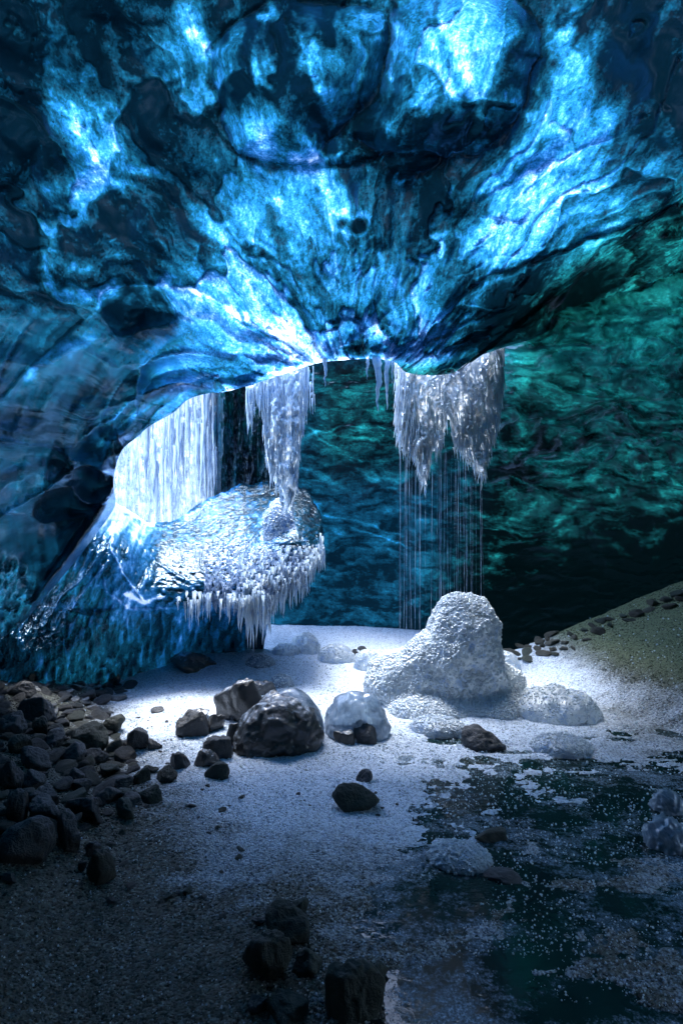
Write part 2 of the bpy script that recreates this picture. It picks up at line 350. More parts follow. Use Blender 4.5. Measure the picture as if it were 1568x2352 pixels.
# hollows melted by air flow: outline, depth, softness, light and shade painted inside
POCKETS = [
 ([(480,95),(560,35),(680,8),(800,10),(885,30),(882,150),(830,250),(765,310),(750,360),(700,382),(620,384),(560,352),(520,290),(488,200)], .20, 60, -.35),
 ([(905,35),(960,0),(1080,-40),(1190,10),(1238,75),(1228,160),(1195,240),(1165,300),(1120,345),(1010,362),(900,352),(860,340),(800,300),(870,220),(888,120)], .24, 60, -.1),
 ([(228,690),(248,662),(300,656),(352,664),(402,700),(405,735),(360,752),(300,765),(268,770),(240,730)], .24, 34, .3),
 ([(318,940),(316,890),(325,845),(350,828),(420,818),(480,822),(520,845),(600,850),(560,880),(505,893),(440,880),(380,885),(340,905)], .16, 34, 0),
 ([(268,985),(320,935),(385,895),(440,888),(468,900),(430,915),(395,945),(340,975),(315,1000),(285,1026)], .10, 22, .1),
 ([(160,1060),(175,1020),(210,990),(250,978),(272,1000),(282,1030),(262,1080),(225,1075),(190,1062)], .20, 22, .35),
 ([(158,1085),(190,1068),(230,1080),(258,1095),(262,1120),(235,1146),(190,1148),(165,1128)], .20, 20, .35),
 ([(78,1180),(85,1145),(110,1128),(160,1120),(185,1150),(235,1155),(205,1180),(150,1195),(100,1200)], .18, 22, .3),
 ([(505,800),(520,788),(600,782),(680,800),(700,812),(640,826),(560,845),(515,835)], .05, 14, -.2),
 ([(1125,500),(1150,470),(1190,462),(1222,482),(1205,505),(1150,515)], .04, 12, .3),
 ([(740,345),(765,312),(800,320),(850,345),(870,362),(800,378),(750,378)], .05, 10, .4),
 ([(880,365),(950,350),(1010,362),(990,392),(940,408),(890,400)], .05, 12, .5),
 ([(920,700),(950,680),(1010,700),(1040,730),(1030,770),(960,778),(880,790),(900,740)], .05, 16, .0),
 ([(780,800),(800,782),(870,785),(890,808),(830,822),(790,820)], .04, 10, .9),
 ([(130,-80),(330,-60),(400,30),(300,60),(180,30)], .05, 40, .2),
 ([(0,250),(90,300),(60,420),(-60,420)], .05, 30, .2),
]
# crests between hollows: line, half width, height, highlight and shade tone painted on the line
CRESTS = [
 ([(470,110),(505,72),(560,30),(640,5),(760,0),(880,22)], 11, .03, .6), ([(480,100),(486,200),(520,300),(560,355),(620,386),(720,384),(800,372),(870,362)], 9, .028, .7),
 ([(905,20),(890,60),(886,150),(865,215),(800,285),(760,318),(748,345),(760,372)], 10, .03, .9), ([(1190,8),(1238,70),(1232,150),(1180,290),(1165,330)], 10, .028, .7),
 ([(870,362),(930,342),(985,350),(1012,372),(1000,392),(955,412),(918,415)], 6, .02, 1.2), ([(1010,362),(1080,362),(1130,335),(1180,285)], 6, .018, .8),
 ([(225,700),(235,672),(268,656),(330,652),(420,664),(500,690),(548,722)], 6, .022, -1.5), ([(0,885),(80,850),(190,790),(300,760),(420,740),(500,735)], 16, .02, -.4),
 ([(316,950),(314,895),(322,848),(350,826),(410,812),(490,816),(540,830)], 7, .05, -.8), ([(170,1050),(210,985),(262,960),(318,912),(370,886),(440,884),(490,896)], 6, .045, -.9),
 ([(158,1090),(200,1068),(250,1085),(268,1100)], 5, .035, -.7), ([(160,1120),(190,1150),(235,1152),(262,1130)], 5, .035, -.7), ([(78,1185),(110,1130),(160,1118)], 4, .02, 1.2), ([(262,960),(300,925),(345,880)], 4, .0, -1.0), ([(60,860),(160,800),(280,770)], 26, 0, -.6), ([(0,960),(100,960),(200,900)], 20, 0, .5),
 ([(262,1062),(256,1000),(258,975)], 4, .015, .8), ([(0,1190),(60,1155),(130,1108),(168,1082)], 9, .05, -.8), ([(0,1012),(70,1020),(140,1040),(172,1062)], 10, .05, -.7),
 ([(0,1100),(60,1075),(120,1060),(165,1070)], 10, .0, .8), ([(110,1370),(160,1290),(205,1225),(240,1170),(256,1120)], 5, .02, .9), ([(70,1400),(130,1310),(180,1240),(220,1175)], 4, .012, .9),
 ([(1180,510),(1080,500),(1000,545),(960,580)], 6, .015, -.8), ([(1480,275),(1380,320),(1290,358),(1200,400),(1100,470)], 8, .03, -1.0), ([(1240,560),(1120,610),(1020,650),(940,690),(860,745),(790,795)], 6, .02, -.7),
 ([(1568,470),(1460,520),(1340,560),(1240,590),(1150,625),(1080,660)], 6, .04, 1.4), ([(905,832),(960,800),(1020,765),(1100,735)], 5, .015, -.8), ([(780,800),(840,800),(900,812),(960,800),(1030,765)], 4, .012, .9),
 ([(505,898),(580,882),(650,858),(740,832),(830,824),(900,830)], 9, .0, -2.0), ([(560,720),(620,760),(680,790),(760,800)], 12, .0, -1.3), ([(540,730),(620,775),(700,812)], 3, .01, 1.4),
 ([(620,70),(680,170),(730,270),(765,335)], 20, .0, 2.2), ([(590,60),(560,120),(555,250)], 14, 0, 1.2), ([(920,60),(940,200),(900,300)], 16, 0, -.9), ([(1000,60),(1060,200),(1100,300)], 12, 0, 1.0), ([(940,300),(1040,290),(1120,310)], 20, 0, 1.2), ([(760,60),(800,140),(850,200)], 14, 0, -.8), ([(600,300),(650,350),(720,360)], 14, 0, -1.0), ([(560,90),(590,180),(560,260)], 5, .0, -.4), ([(160,250),(200,320),(250,400),(290,450)], 9, .0, -1.0), ([(430,60),(470,100),(478,112)], 10, .0, -1.3),
 ([(430,470),(500,540),(560,640),(600,680)], 10, .0, -.8), ([(350,560),(430,640),(520,700)], 9, 0, .6), ([(580,400),(650,470),(720,560),(780,680)], 8, 0, -.8), ([(640,560),(700,640),(760,720)], 9, 0, .6),
 ([(1140,430),(1230,400),(1330,350)], 14, 0, -.6), ([(880,560),(960,530),(1040,520)], 8, 0, .7), ([(790,510),(822,518)], 14, 0, 2.0), ([(850,565),(880,572)], 9, 0, 1.8), ([(560,575),(600,590)], 8, 0, 1.6),
 ([(1290,60),(1330,30),(1380,0)], 10, 0, .8), ([(1180,300),(1175,360),(1160,400)], 4, .01, -.8), ([(880,150),(890,230)], 5, 0, -.9), ([(340,640),(300,560),(250,500)], 14, 0, .6),
]
def build_ceiling():
    th0, th1 = LT[0], LT[-1]
    NC = 1080; NR = 300
    th = np.linspace(th0, th1, NC); r0 = np.interp(th, LT, LR)
    rows = []
    u = np.concatenate([np.linspace(-1, 0, 7)[:-1], np.linspace(0, 1, NR), 1+np.linspace(0, 1, 26)[1:]**1.6])
    ct, st = np.cos(th), np.sin(th)
    # distance to the outer box
    with np.errstate(divide='ignore', invalid='ignore'):
        tx = np.where(ct > 0, (2800-OC[0])/ct, (-1200-OC[0])/ct); ty = np.where(st > 0, 1e9, (-1700-OC[1])/st)
    rb = np.minimum(np.minimum(np.abs(tx), np.abs(ty)), 3600)
    rf = np.minimum(r0+1250, rb*.9); rf = np.maximum(rf, r0+5)
    r = np.where(u[:, None] <= 0, r0-(u[:, None])*16, np.where(u[:, None] <= 1, r0+(rf-r0)*np.minimum(u[:, None], 1)**1.12, rf+(rb-rf)*np.clip(u[:, None]-1, 0, 1)))
    px = OC[0]+r*ct; py = OC[1]+r*st
    d = np.maximum(r-r0, 0); D = D1(px, py); t = T1(px+10*fbm(px/60, py/60, seed=3), py+10*fbm(px/60, py/60, seed=5))
    # warped lookups so that outlines are not ruler-clean
    wx = px+20*fbm(px/80, py/80, seed=21)*sstep(700, 560, py)+7*fbm(px/70, py/70, seed=21)+3*fbm(px/18, py/18, seed=22); wy = py+20*fbm(px/80, py/80, seed=23)*sstep(700, 560, py)+7*fbm(px/70, py/70, seed=23)+3*fbm(px/18, py/18, seed=24)
    h = np.zeros_like(D)
    for poly, dep, soft, dt in POCKETS:
        P = smooth_line(poly+[poly[0]], 5)[:-1]; b = np.array(P); mn = b.min(0)-15; mx = b.max(0)+15
        s = (wx > mn[0]) & (wx < mx[0]) & (wy > mn[1]) & (wy < mx[1])
        if not s.any(): continue
        x, y = wx[s], wy[s]; di = seg_dist(x, y, P+[P[0]]); ins = in_poly(x, y, P)
        q = np.where(ins, 1-np.exp(-di/soft), 0); h[s] += dep*q; t[s] += dt*np.where(ins, 1-np.exp(-di/6), 0)
    for line, wd, ht, dt in CRESTS:
        b = np.array(line, float); mn = b.min(0)-4*wd-12; mx = b.max(0)+4*wd+12
        s = (wx > mn[0]) & (wx < mx[0]) & (wy > mn[1]) & (wy < mx[1])
        if not s.any(): continue
        vr_ = fbm(px[s]/26, py[s]/26, seed=91+len(line)); wdv = wd*(1+.7*vr_); dt = dt*.85*np.clip(.75+1.1*fbm(px[s]/40, py[s]/40, seed=92), .05, 1.4)
        di = seg_dist(wx[s], wy[s], smooth_line(line, 5)); e = np.exp(-(di/wdv)**2)
        h[s] -= ht*np.exp(-di/wd/1.3); t[s] += dt*e
        t[s] -= .55*np.maximum(dt, 0)*np.exp(-((di-1.9*wdv)/(wdv*.6))**2)
    # soft rolling scallops
    w0 = fbm(px/200, py/200, seed=57)
    bwx = 85*fbm(px/330, py/330, seed=26, octv=3); bwy = 85*fbm(px/330, py/330, seed=27, octv=3)
    lr = np.log(np.hypot(px+bwx-800, py+bwy-960)+50); la = np.arctan2(py+bwy-960, px+bwx-800)
    h += .05*fbm(px/150, py/150, seed=31, octv=3) + .10*(np.abs(fbm(la*5+.5*w0, lr*2.2, seed=33, octv=2))-.2) + .03*fbm(la*12, lr*4, seed=34, octv=3)
    arc = sstep(520, 330, px)*sstep(680, 780, py)
    ra = np.hypot(px-640, (py-1180)*1.0); aa = np.arctan2(py-1180, px-640)
    h += .035*arc*fbm(ra/55, aa*2.2, seed=35, octv=3)
    D = D*(1+h*.55)
    D = D+.10*(1-np.clip(d/26, 0, 1))**2+np.where(u[:, None] < 0, -u[:, None]*.30, 0)
    # streaks: ice foliation running down the roof towards the lip
    t = t+.45*np.exp(-((px-700)/260)**2-((py-560)/230)**2)  # middle of the ceiling painted darker against its glare
    w1 = .5*fbm(px/160, py/160, seed=41); w2 = .35*fbm(px/130, py/130, seed=42)
    st1 = .95*fbm(la*16+w1*5, lr*2.5+w2*3, seed=43, octv=6, gain=.70)+.4*fbm(la*6+w1*3, lr*2.2, seed=58, octv=3)
    st2 = fbm(ra/17+w1*3, aa*6+w2*2, seed=44, octv=5, gain=.6)
    blot = fbm(px/34+w1*2, py/34+w2*2, seed=46, octv=5, gain=.6)
    f1 = fbm(la*3.2+.7*w0, lr*1.7, seed=133, octv=4, gain=.42); f2 = fbm(la*7+.7*w1, lr*2.6+w2, seed=135, octv=4, gain=.45); f3 = fbm(ra/85, aa*1.3, seed=137, octv=3, gain=.4)
    fold_shade = lambda f, k: np.tanh(f/.018)*np.exp(-np.abs(f)/k)  # light-dark step painted along a line so it looks like a shaded fold
    fs = (1-arc)*(1.0*fold_shade(f1, .16)+.65*fold_shade(f2, .13))+arc*.55*fold_shade(f3, .2)
    t = t+fs+.5*sstep(520, 900, np.hypot((px-800)*.9, (py-650)))  # fold shading and a darker outer ceiling painted into the tone
    D = D*(1+.012*fs)
    patt = (1-arc)*(1.6*st1+.3*blot)+arc*(.55*st2+.3*blot)
    t = t+patt*np.clip(.55+t*.32, .5, 1.25)
    t = np.where(t < 1.1, 1.1-(1.1-t)*.62, t)+.45*sstep(.45, .9, tint_f(px, py))
    t = np.where((px < -30) | (px > 1600) | (py < -30), np.maximum(t, 1.6), t)
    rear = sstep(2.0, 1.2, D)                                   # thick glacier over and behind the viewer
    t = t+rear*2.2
    rimw = sstep(560, 470, px)*sstep(1420, 1300, py); band = np.exp(-((d-30)/16)**2)*rimw; D = D-.13*band; t = t-.7*np.exp(-((d-42)/7)**2)*rimw+.5*np.exp(-((d-62)/5)**2)*rimw-.5*band*(.5+fbm(ra/9, aa*9, seed=47, octv=3))  # rim reflection painted as lighter and darker bands
    low = sstep(-8, 22, py-np.interp(px, [-700, 0, 60, 110, 150, 175], [1200, 1262, 1300, 1345, 1400, 1700]))
    drp = fbm(px/7+.8*fbm(px/40, py/40, seed=48), py/36, seed=49, octv=4); cur = fbm((px+py*.3)/12, py/20+fbm(px/60, py/60, seed=50)*1.5, seed=52, octv=4)
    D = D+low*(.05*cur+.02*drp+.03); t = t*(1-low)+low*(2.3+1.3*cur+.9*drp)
    back = sstep(8, -6, d)*sstep(330, 200, px); t = t+3*back+np.where(u[:, None] < 0, 1.5*sstep(520, 440, px), 0)  # left lip and its back darkened in tone to hide direct light
    V = W(px, py, D)
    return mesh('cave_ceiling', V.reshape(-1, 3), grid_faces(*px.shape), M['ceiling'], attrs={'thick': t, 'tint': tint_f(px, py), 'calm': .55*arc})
ceil = build_ceiling(); tag(ceil, 'blue translucent glacier ice ceiling with melted hollows, arching down to the left', 'cave ceiling', kind='structure')

# ------------------------------------------------------------------ back wall
D2 = tps([(-600,1000,6.0),(-600,1560,5.8),(200,800,6.9),(200,1100,6.9),(200,1560,6.6),(500,900,6.5),(600,1100,6.4),(500,1560,6.3),(784,900,6.1),(784,1300,6.0),(784,1560,6.2),(1000,900,5.8),(1000,1300,5.9),
    (1150,800,4.9),(1300,900,4.9),(1230,760,4.45),(1400,680,4.2),(1568,640,3.8),(1568,900,4.0),(1568,1100,4.5),(1568,1300,5.8),(1300,1300,6.0),(1300,1100,5.2),(1568,1500,6.4),(1200,1500,6.4),(2000,900,3.0),(2000,1300,4.2),(2600,900,1.8),(2600,1500,2.2),(2600,600,1.7),(1900,560,3.1),(784,650,6.2),(1300,600,4.6),(200,650,7.0)])
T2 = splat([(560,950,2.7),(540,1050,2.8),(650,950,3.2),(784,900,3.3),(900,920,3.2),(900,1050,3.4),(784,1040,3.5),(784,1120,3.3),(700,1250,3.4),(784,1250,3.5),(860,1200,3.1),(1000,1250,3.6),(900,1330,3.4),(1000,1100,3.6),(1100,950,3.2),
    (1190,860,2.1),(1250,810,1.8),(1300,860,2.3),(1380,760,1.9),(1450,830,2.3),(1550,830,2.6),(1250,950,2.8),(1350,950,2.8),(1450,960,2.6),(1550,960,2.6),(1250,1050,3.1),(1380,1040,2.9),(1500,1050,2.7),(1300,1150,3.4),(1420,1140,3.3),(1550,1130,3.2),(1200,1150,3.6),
    (1350,1230,3.9),(1500,1230,4.2),(1200,1300,4.0),(1200,1400,4.4),(1300,1350,4.7),(1450,1330,4.9),(1568,1250,4.5),(1400,700,1.8),(1500,620,1.7),(1568,500,2),(1500,740,1.8),(1300,700,2.2),(800,1400,3.7),(700,1350,3.6),(600,1450,3.6),(950,1430,3.9),(1100,1400,4.1),(1450,680,1.5)], 55)  # wall brightness painted by eye, with the shaded recess at lower right
def build_wall():
    px = np.concatenate([np.linspace(-700, 380, 60)[:-1], np.linspace(380, 1640, 420), np.linspace(1640, 2700, 60)[1:]])
    py = np.concatenate([np.linspace(560, 720, 30)[:-1], np.linspace(720, 1520, 270), np.linspace(1520, 1680, 12)[1:]])
    px, py = np.meshgrid(px, py)
    # the right part rises with the roof line so the two meet
    py = py - sstep(1150, 1600, px)*sstep(900, 560, py)*70
    py = np.where(px < 1150, py+sstep(1000, 560, py)*sstep(1150, 950, px)*190, py)
    D = D2(px, py); t = T2(px, py)
    q = sstep(1050, 1250, px)
    wx = px+60*fbm(px/150, py/90, seed=61, octv=4); wy = py+46*fbm(px/170, py/80, seed=62, octv=4)
    # wave shaped scallops: ridged noise stretched sideways
    rid = 1-np.abs(fbm(wx/95, wy/42, seed=63, octv=3)); rid2 = 1-np.abs(fbm(wx/42, wy/17, seed=64, octv=3))
    h = -.12*(rid**2)*q-.008*rid2**2-.05*fbm(wx/70, wy/60, seed=66)
    D = D+h*1.3*(1-.75*sstep(1100, 1200, py))
    sw = fbm(wx/60+rid*1.5, wy/11, seed=67, octv=5, gain=.6); bl = fbm(wx/40, wy/30, seed=68, octv=5, gain=.6)
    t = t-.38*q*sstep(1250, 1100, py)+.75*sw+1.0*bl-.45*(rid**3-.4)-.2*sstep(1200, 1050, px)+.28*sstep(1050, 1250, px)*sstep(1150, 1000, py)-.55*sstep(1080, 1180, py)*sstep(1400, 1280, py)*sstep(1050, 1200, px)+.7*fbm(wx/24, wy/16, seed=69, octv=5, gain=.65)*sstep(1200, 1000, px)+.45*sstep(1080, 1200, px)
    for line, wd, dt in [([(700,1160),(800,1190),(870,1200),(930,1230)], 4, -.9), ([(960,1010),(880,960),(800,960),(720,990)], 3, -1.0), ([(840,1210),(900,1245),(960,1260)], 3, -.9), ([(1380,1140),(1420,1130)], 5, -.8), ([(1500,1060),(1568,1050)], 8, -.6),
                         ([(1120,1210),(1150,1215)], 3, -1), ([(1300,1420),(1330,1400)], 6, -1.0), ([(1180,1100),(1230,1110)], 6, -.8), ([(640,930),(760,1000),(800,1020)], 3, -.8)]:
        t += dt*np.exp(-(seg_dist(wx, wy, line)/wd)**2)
    V = W(px, py, D)
    return mesh('cave_wall', V.reshape(-1, 3), grid_faces(*px.shape, mask=(px[1:, 1:] > 470) | (py[1:, 1:] > 1330)), M['wall'], attrs={'thick': t, 'tint': tint_f(px, py)})
bw = build_wall(); tag(bw, 'dark green and blue scalloped ice wall at the back and right of the cave', 'cave wall', kind='structure')

# rear of the cave: dark thick ice round and behind the viewer
def build_rear():
    V = []; n, m_ = 60, 30
    a = np.linspace(-math.pi-.05, .05, n)[None, :]; e = np.linspace(-.12, math.pi/2, m_)[:, None]
    x = 3.4*np.cos(a)*np.cos(e); y = 1.0+4.6*np.sin(a)*np.cos(e); z = 3.75*np.sin(e)+0*a
    nn = 1+.05*fbm(x*1.3, y*1.3, z*1.3, seed=90)
    return mesh('cave_rear_wall', np.stack([x*nn, 1.0+(y-1.0)*nn, z*nn], -1).reshape(-1, 3), grid_faces(m_, n), M['dark'])
tag(build_rear(), 'dark thick ice closing the cave behind the viewer', 'cave wall', kind='structure')

# ------------------------------------------------------------------ floor
FA, FB = np.array([1.28, 4.9]), np.array([1.94, 3.24]); FN = np.array([.93, .37])
PUD = []   # puddles: x, y, rx, ry, depth
def flat(px, py): D = EYE/((py-1176)*K); return ((px-784)*K*D, D)
def add_pud(px, py, wpx, hpx, dep=.05):
    x, y = flat(px, py); y2 = flat(px, py-hpx/2)[1]; y1 = flat(px, py+hpx/2)[1]
    PUD.append((x, y, wpx/2*K*y, (y2-y1)/2, dep))
for a in [(970,2075,270,110),(900,2130,200,60),(1060,2040,130,70),(1190,2290,480,140),(1000,2250,260,60),(1130,2215,330,40),(1300,1755,230,34),(1430,1790,260,34),(1190,1722,200,22),(1060,1702,180,18),(1240,1868,170,30),(1480,2080,260,60),(1330,2000,230,44),(1150,1945,120,40),(1350,2350,500,90),(1380,1700,150,16),(1540,1800,130,30)]:
    add_pud(*a, dep=.035)
def snow_cov(px, py):
    s = splat([(300,1580,.9),(450,1560,1),(600,1530,1),(750,1520,1),(900,1580,1),(400,1650,.95),(300,1650,.5),(600,1780,.85),(780,1720,1),(900,1760,.95),(1000,1720,.95),(450,1720,.75),(420,1810,.5),(600,1850,.62),(750,1870,.68),(900,1850,.75),(1050,1800,.8),(1200,1780,.75),(1350,1760,.6),
        (1200,1600,.95),(1300,1600,.8),(1100,1680,.9),(950,1660,1),(1250,1680,.85),(1450,1620,.5),(1550,1700,.62),(1500,1750,.6),(1400,1850,.5),(1550,1850,.45),(500,1950,.36),(350,1920,.25),(700,2000,.36),(850,1980,.45),(1000,1920,.5),(1200,1950,.42),(150,2050,.16),(300,2150,.2),(500,2200,.2),(100,2250,.12),(300,2330,.12),(600,2330,.16),
        (900,2200,.42),(1100,2150,.45),(1300,2120,.42),(1500,2050,.38),(1450,2250,.38),(1500,2330,.42),(800,2330,.35),(200,1700,.05),(100,1650,.0),(60,1600,0),(100,1800,0),(150,1900,.05),(1200,1520,.4),(1400,1480,0),(1560,1400,0),(60,2000,.1)], 80)
    return s(px, py)
def floor_z(x, y, detail=True):
    x = np.asarray(x, float); y = np.asarray(y, float)
    d = (x-FB[0])*FN[0]+(y-FB[1])*FN[1]
    bank = .43*np.maximum(d, 0)**1.05*sstep(0, .25, d)
    crest = .62*sstep(-.2, 1.8, x-.9)+.02
    over = np.maximum(y-(4.95+.0*x), 0)
    bank = bank-over*1.2*sstep(0, .2, bank)
    bank = np.where(x > 1.0, bank, 0)
    lx = -.9-(y-2.3)*.36
    dl = np.maximum(lx-x, 0); left = .26*dl*sstep(0, .3, dl)
    z = bank+left+.03*np.maximum(y-4.2, 0)*sstep(1.2, .2, x)
    z = z+.018*fbm(x*1.6+5, y*1.6, seed=71, octv=3)+.012+.010*fbm(x*4.5, y*4.5, seed=95, octv=3)
    wet = sstep(-.25, .25, x-.0)*sstep(3.3, 2.7, y)
    z = z-.016*wet
    if detail: z = z+.006*fbm(x*9, y*9, seed=72, octv=3)+.0035*fbm(x*45, y*45, seed=73, octv=2)
    wz = sstep(-.15, .45, x-.12*(3-y))*sstep(3.7, 3.2, y)*sstep(2.4, 1.7, x)
    z = z+wz*(.014*fbm(x*2.4+.9*fbm(x*5, y*5, seed=79), y*9, seed=76, octv=5, gain=.68)+.002)
    for cx, cy_, rx, ry, dep in PUD:
        q = ((x-cx)/rx)**2+((y-cy_)/ry)**2+1.0*fbm(x*5, y*8, seed=74, octv=5, gain=.65)
        z = z-dep*.5*sstep(1.25, .6, q)
    return z
WATER_Z = -.001
def build_floor():
    U = np.concatenate([np.linspace(-1.6, -.66, 50)[:-1], np.linspace(-.66, .66, 620), np.linspace(.66, 1.6, 50)[1:]])
    y = np.concatenate([np.linspace(-4, .9, 24)[:-1], 1/np.linspace(1/.9, 1/7.2, 620)])
    u, yy = np.meshgrid(U, y); x = u*np.maximum(yy, .9)*1.0
    x = np.where(yy < .9, u*3.0*np.clip((.9-yy)/2, 0, 1)+x*(1-0*yy), x)
    z = floor_z(x, yy)
    yv = np.maximum(yy, .5); px = 784+x/yv/K; py = 1176+(EYE-0.0)/yv/K
    pyr = 1176+(EYE-z)/yv/K
    sn = snow_cov(px, pyr)
    sn = np.where(sn < .6, sn*(.55+.75*sn), sn)
    sn = sn+.24*fbm(x*2.2, yy*2.2, seed=75, octv=4)+.22*fbm(x*9+yy*3, yy*16, seed=94, octv=5, gain=.65)*sstep(.95, .5, sn)
    sand = sstep(.10, .30, z)*sstep(.9, 1.4, x)
    V = np.stack([x, yy, z], -1)
    return mesh('ground', V.reshape(-1, 3), grid_faces(*x.shape), M['floor'], attrs={'snow': sn, 'sand': sand})
tag(build_floor(), 'slushy cave floor of granular ice over dark gravel with a sandy bank at right', 'ground', kind='structure')
wv = [(-.6, .3, WATER_Z), (4, .3, WATER_Z), (4, 3.6, WATER_Z), (-.6, 3.6, WATER_Z)]
tag(mesh('water', wv, [(0, 1, 2, 3)], M['water'], smooth=False), 'shallow still melt water between the slush', 'water', kind='structure')
og = [(-120, -120, -.6), (120, -120, -.6), (120, 120, -.6), (-120, 120, -.6)]
tag(mesh('terrain', og, [(0, 1, 2, 3)], M['outer'], smooth=False), 'unseen outer ground, made white to bounce light into the ice', 'ground', kind='structure')

TX, TY = np.linspace(-5, 5, 401), np.linspace(.5, 8, 301)
TZ = floor_z(*np.meshgrid(TX, TY), False)
def fz(x, y):
    i = min(max((x+5)/.025, 0), 399.9); j = min(max((y-.5)/.025, 0), 299.9); a, b = int(i), int(j); u, v = i-a, j-b
    return float((TZ[b, a]*(1-u)+TZ[b, a+1]*u)*(1-v)+(TZ[b+1, a]*(1-u)+TZ[b+1, a+1]*u)*v)
YS = np.linspace(.7, 7.6, 700)
def on_floor(px, py):
    xs = (px-784)*K*YS; zr = EYE-(py-1176)*K*YS
    i = np.clip(((xs+5)/.025).astype(int), 0, 400); j = np.clip(((YS-.5)/.025).astype(int), 0, 300)
    hit = np.nonzero(zr <= TZ[j, i])[0]; y = YS[hit[0]] if len(hit) else 4.9
    return (px-784)*K*y, float(y), fz((px-784)*K*y, y)

# ------------------------------------------------------------------ ice ledge (shelf, bowl and lower left bank)
D3 = tps([(-600,1250,3.2),(-600,1600,3.0),(0,1380,3.8),(0,1480,3.65),(0,1570,3.7),(100,1340,3.9),(100,1480,3.72),(150,1560,3.9),(200,1250,3.75),(200,1450,3.85),(280,1560,4.35),(262,1165,4.3),(230,1200,4.0),(300,1185,4.8),(340,1205,5.0),(400,1195,5.3),(480,1145,5.6),(560,1110,5.85),(700,1125,5.7),(735,1190,5.2),
    (400,1260,4.6),(560,1220,4.85),(680,1220,4.6),(350,1290,4.35),(500,1290,4.4),(640,1290,4.35),(300,1250,4.15),(250,1350,3.9),(300,1400,4.0),(500,1340,4.2),(600,1340,4.2),(720,1300,4.4),(420,1400,4.2),(580,1390,4.15),(450,1440,4.5),(550,1450,4.65),(380,1530,4.72),(500,1520,4.95),(600,1500,5.1),(620,1600,5.3),(200,1640,4.2)])
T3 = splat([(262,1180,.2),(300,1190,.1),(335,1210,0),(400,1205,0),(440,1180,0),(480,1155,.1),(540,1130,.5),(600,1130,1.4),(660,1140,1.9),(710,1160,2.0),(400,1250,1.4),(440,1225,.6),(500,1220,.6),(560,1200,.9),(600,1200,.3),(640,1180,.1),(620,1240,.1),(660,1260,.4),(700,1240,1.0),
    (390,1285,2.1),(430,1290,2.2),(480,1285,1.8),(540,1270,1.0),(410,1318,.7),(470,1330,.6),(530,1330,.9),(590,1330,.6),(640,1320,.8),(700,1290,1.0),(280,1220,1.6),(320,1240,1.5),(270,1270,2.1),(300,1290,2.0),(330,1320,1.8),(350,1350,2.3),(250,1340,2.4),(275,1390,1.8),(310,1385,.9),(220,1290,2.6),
    (430,1390,1.8),(480,1380,1.0),(540,1380,1.0),(590,1380,.7),(420,1430,2.4),(480,1430,2.6),(540,1440,2.6),(590,1430,2),(500,1490,3.1),(560,1490,3.3),(400,1470,2.9),(340,1430,2.6),(330,1490,3.0),(250,1430,2.7),(250,1500,3.0),(180,1450,2.8),(100,1450,3.1),(40,1390,2.6),(100,1400,2.8),(180,1390,2.6),(30,1500,3.1),(150,1530,3.1),(600,1500,3.4),(300,1550,3.6),(140,1350,2.4)], 26)  # ledge brightness painted by eye: low is bright, high is dark
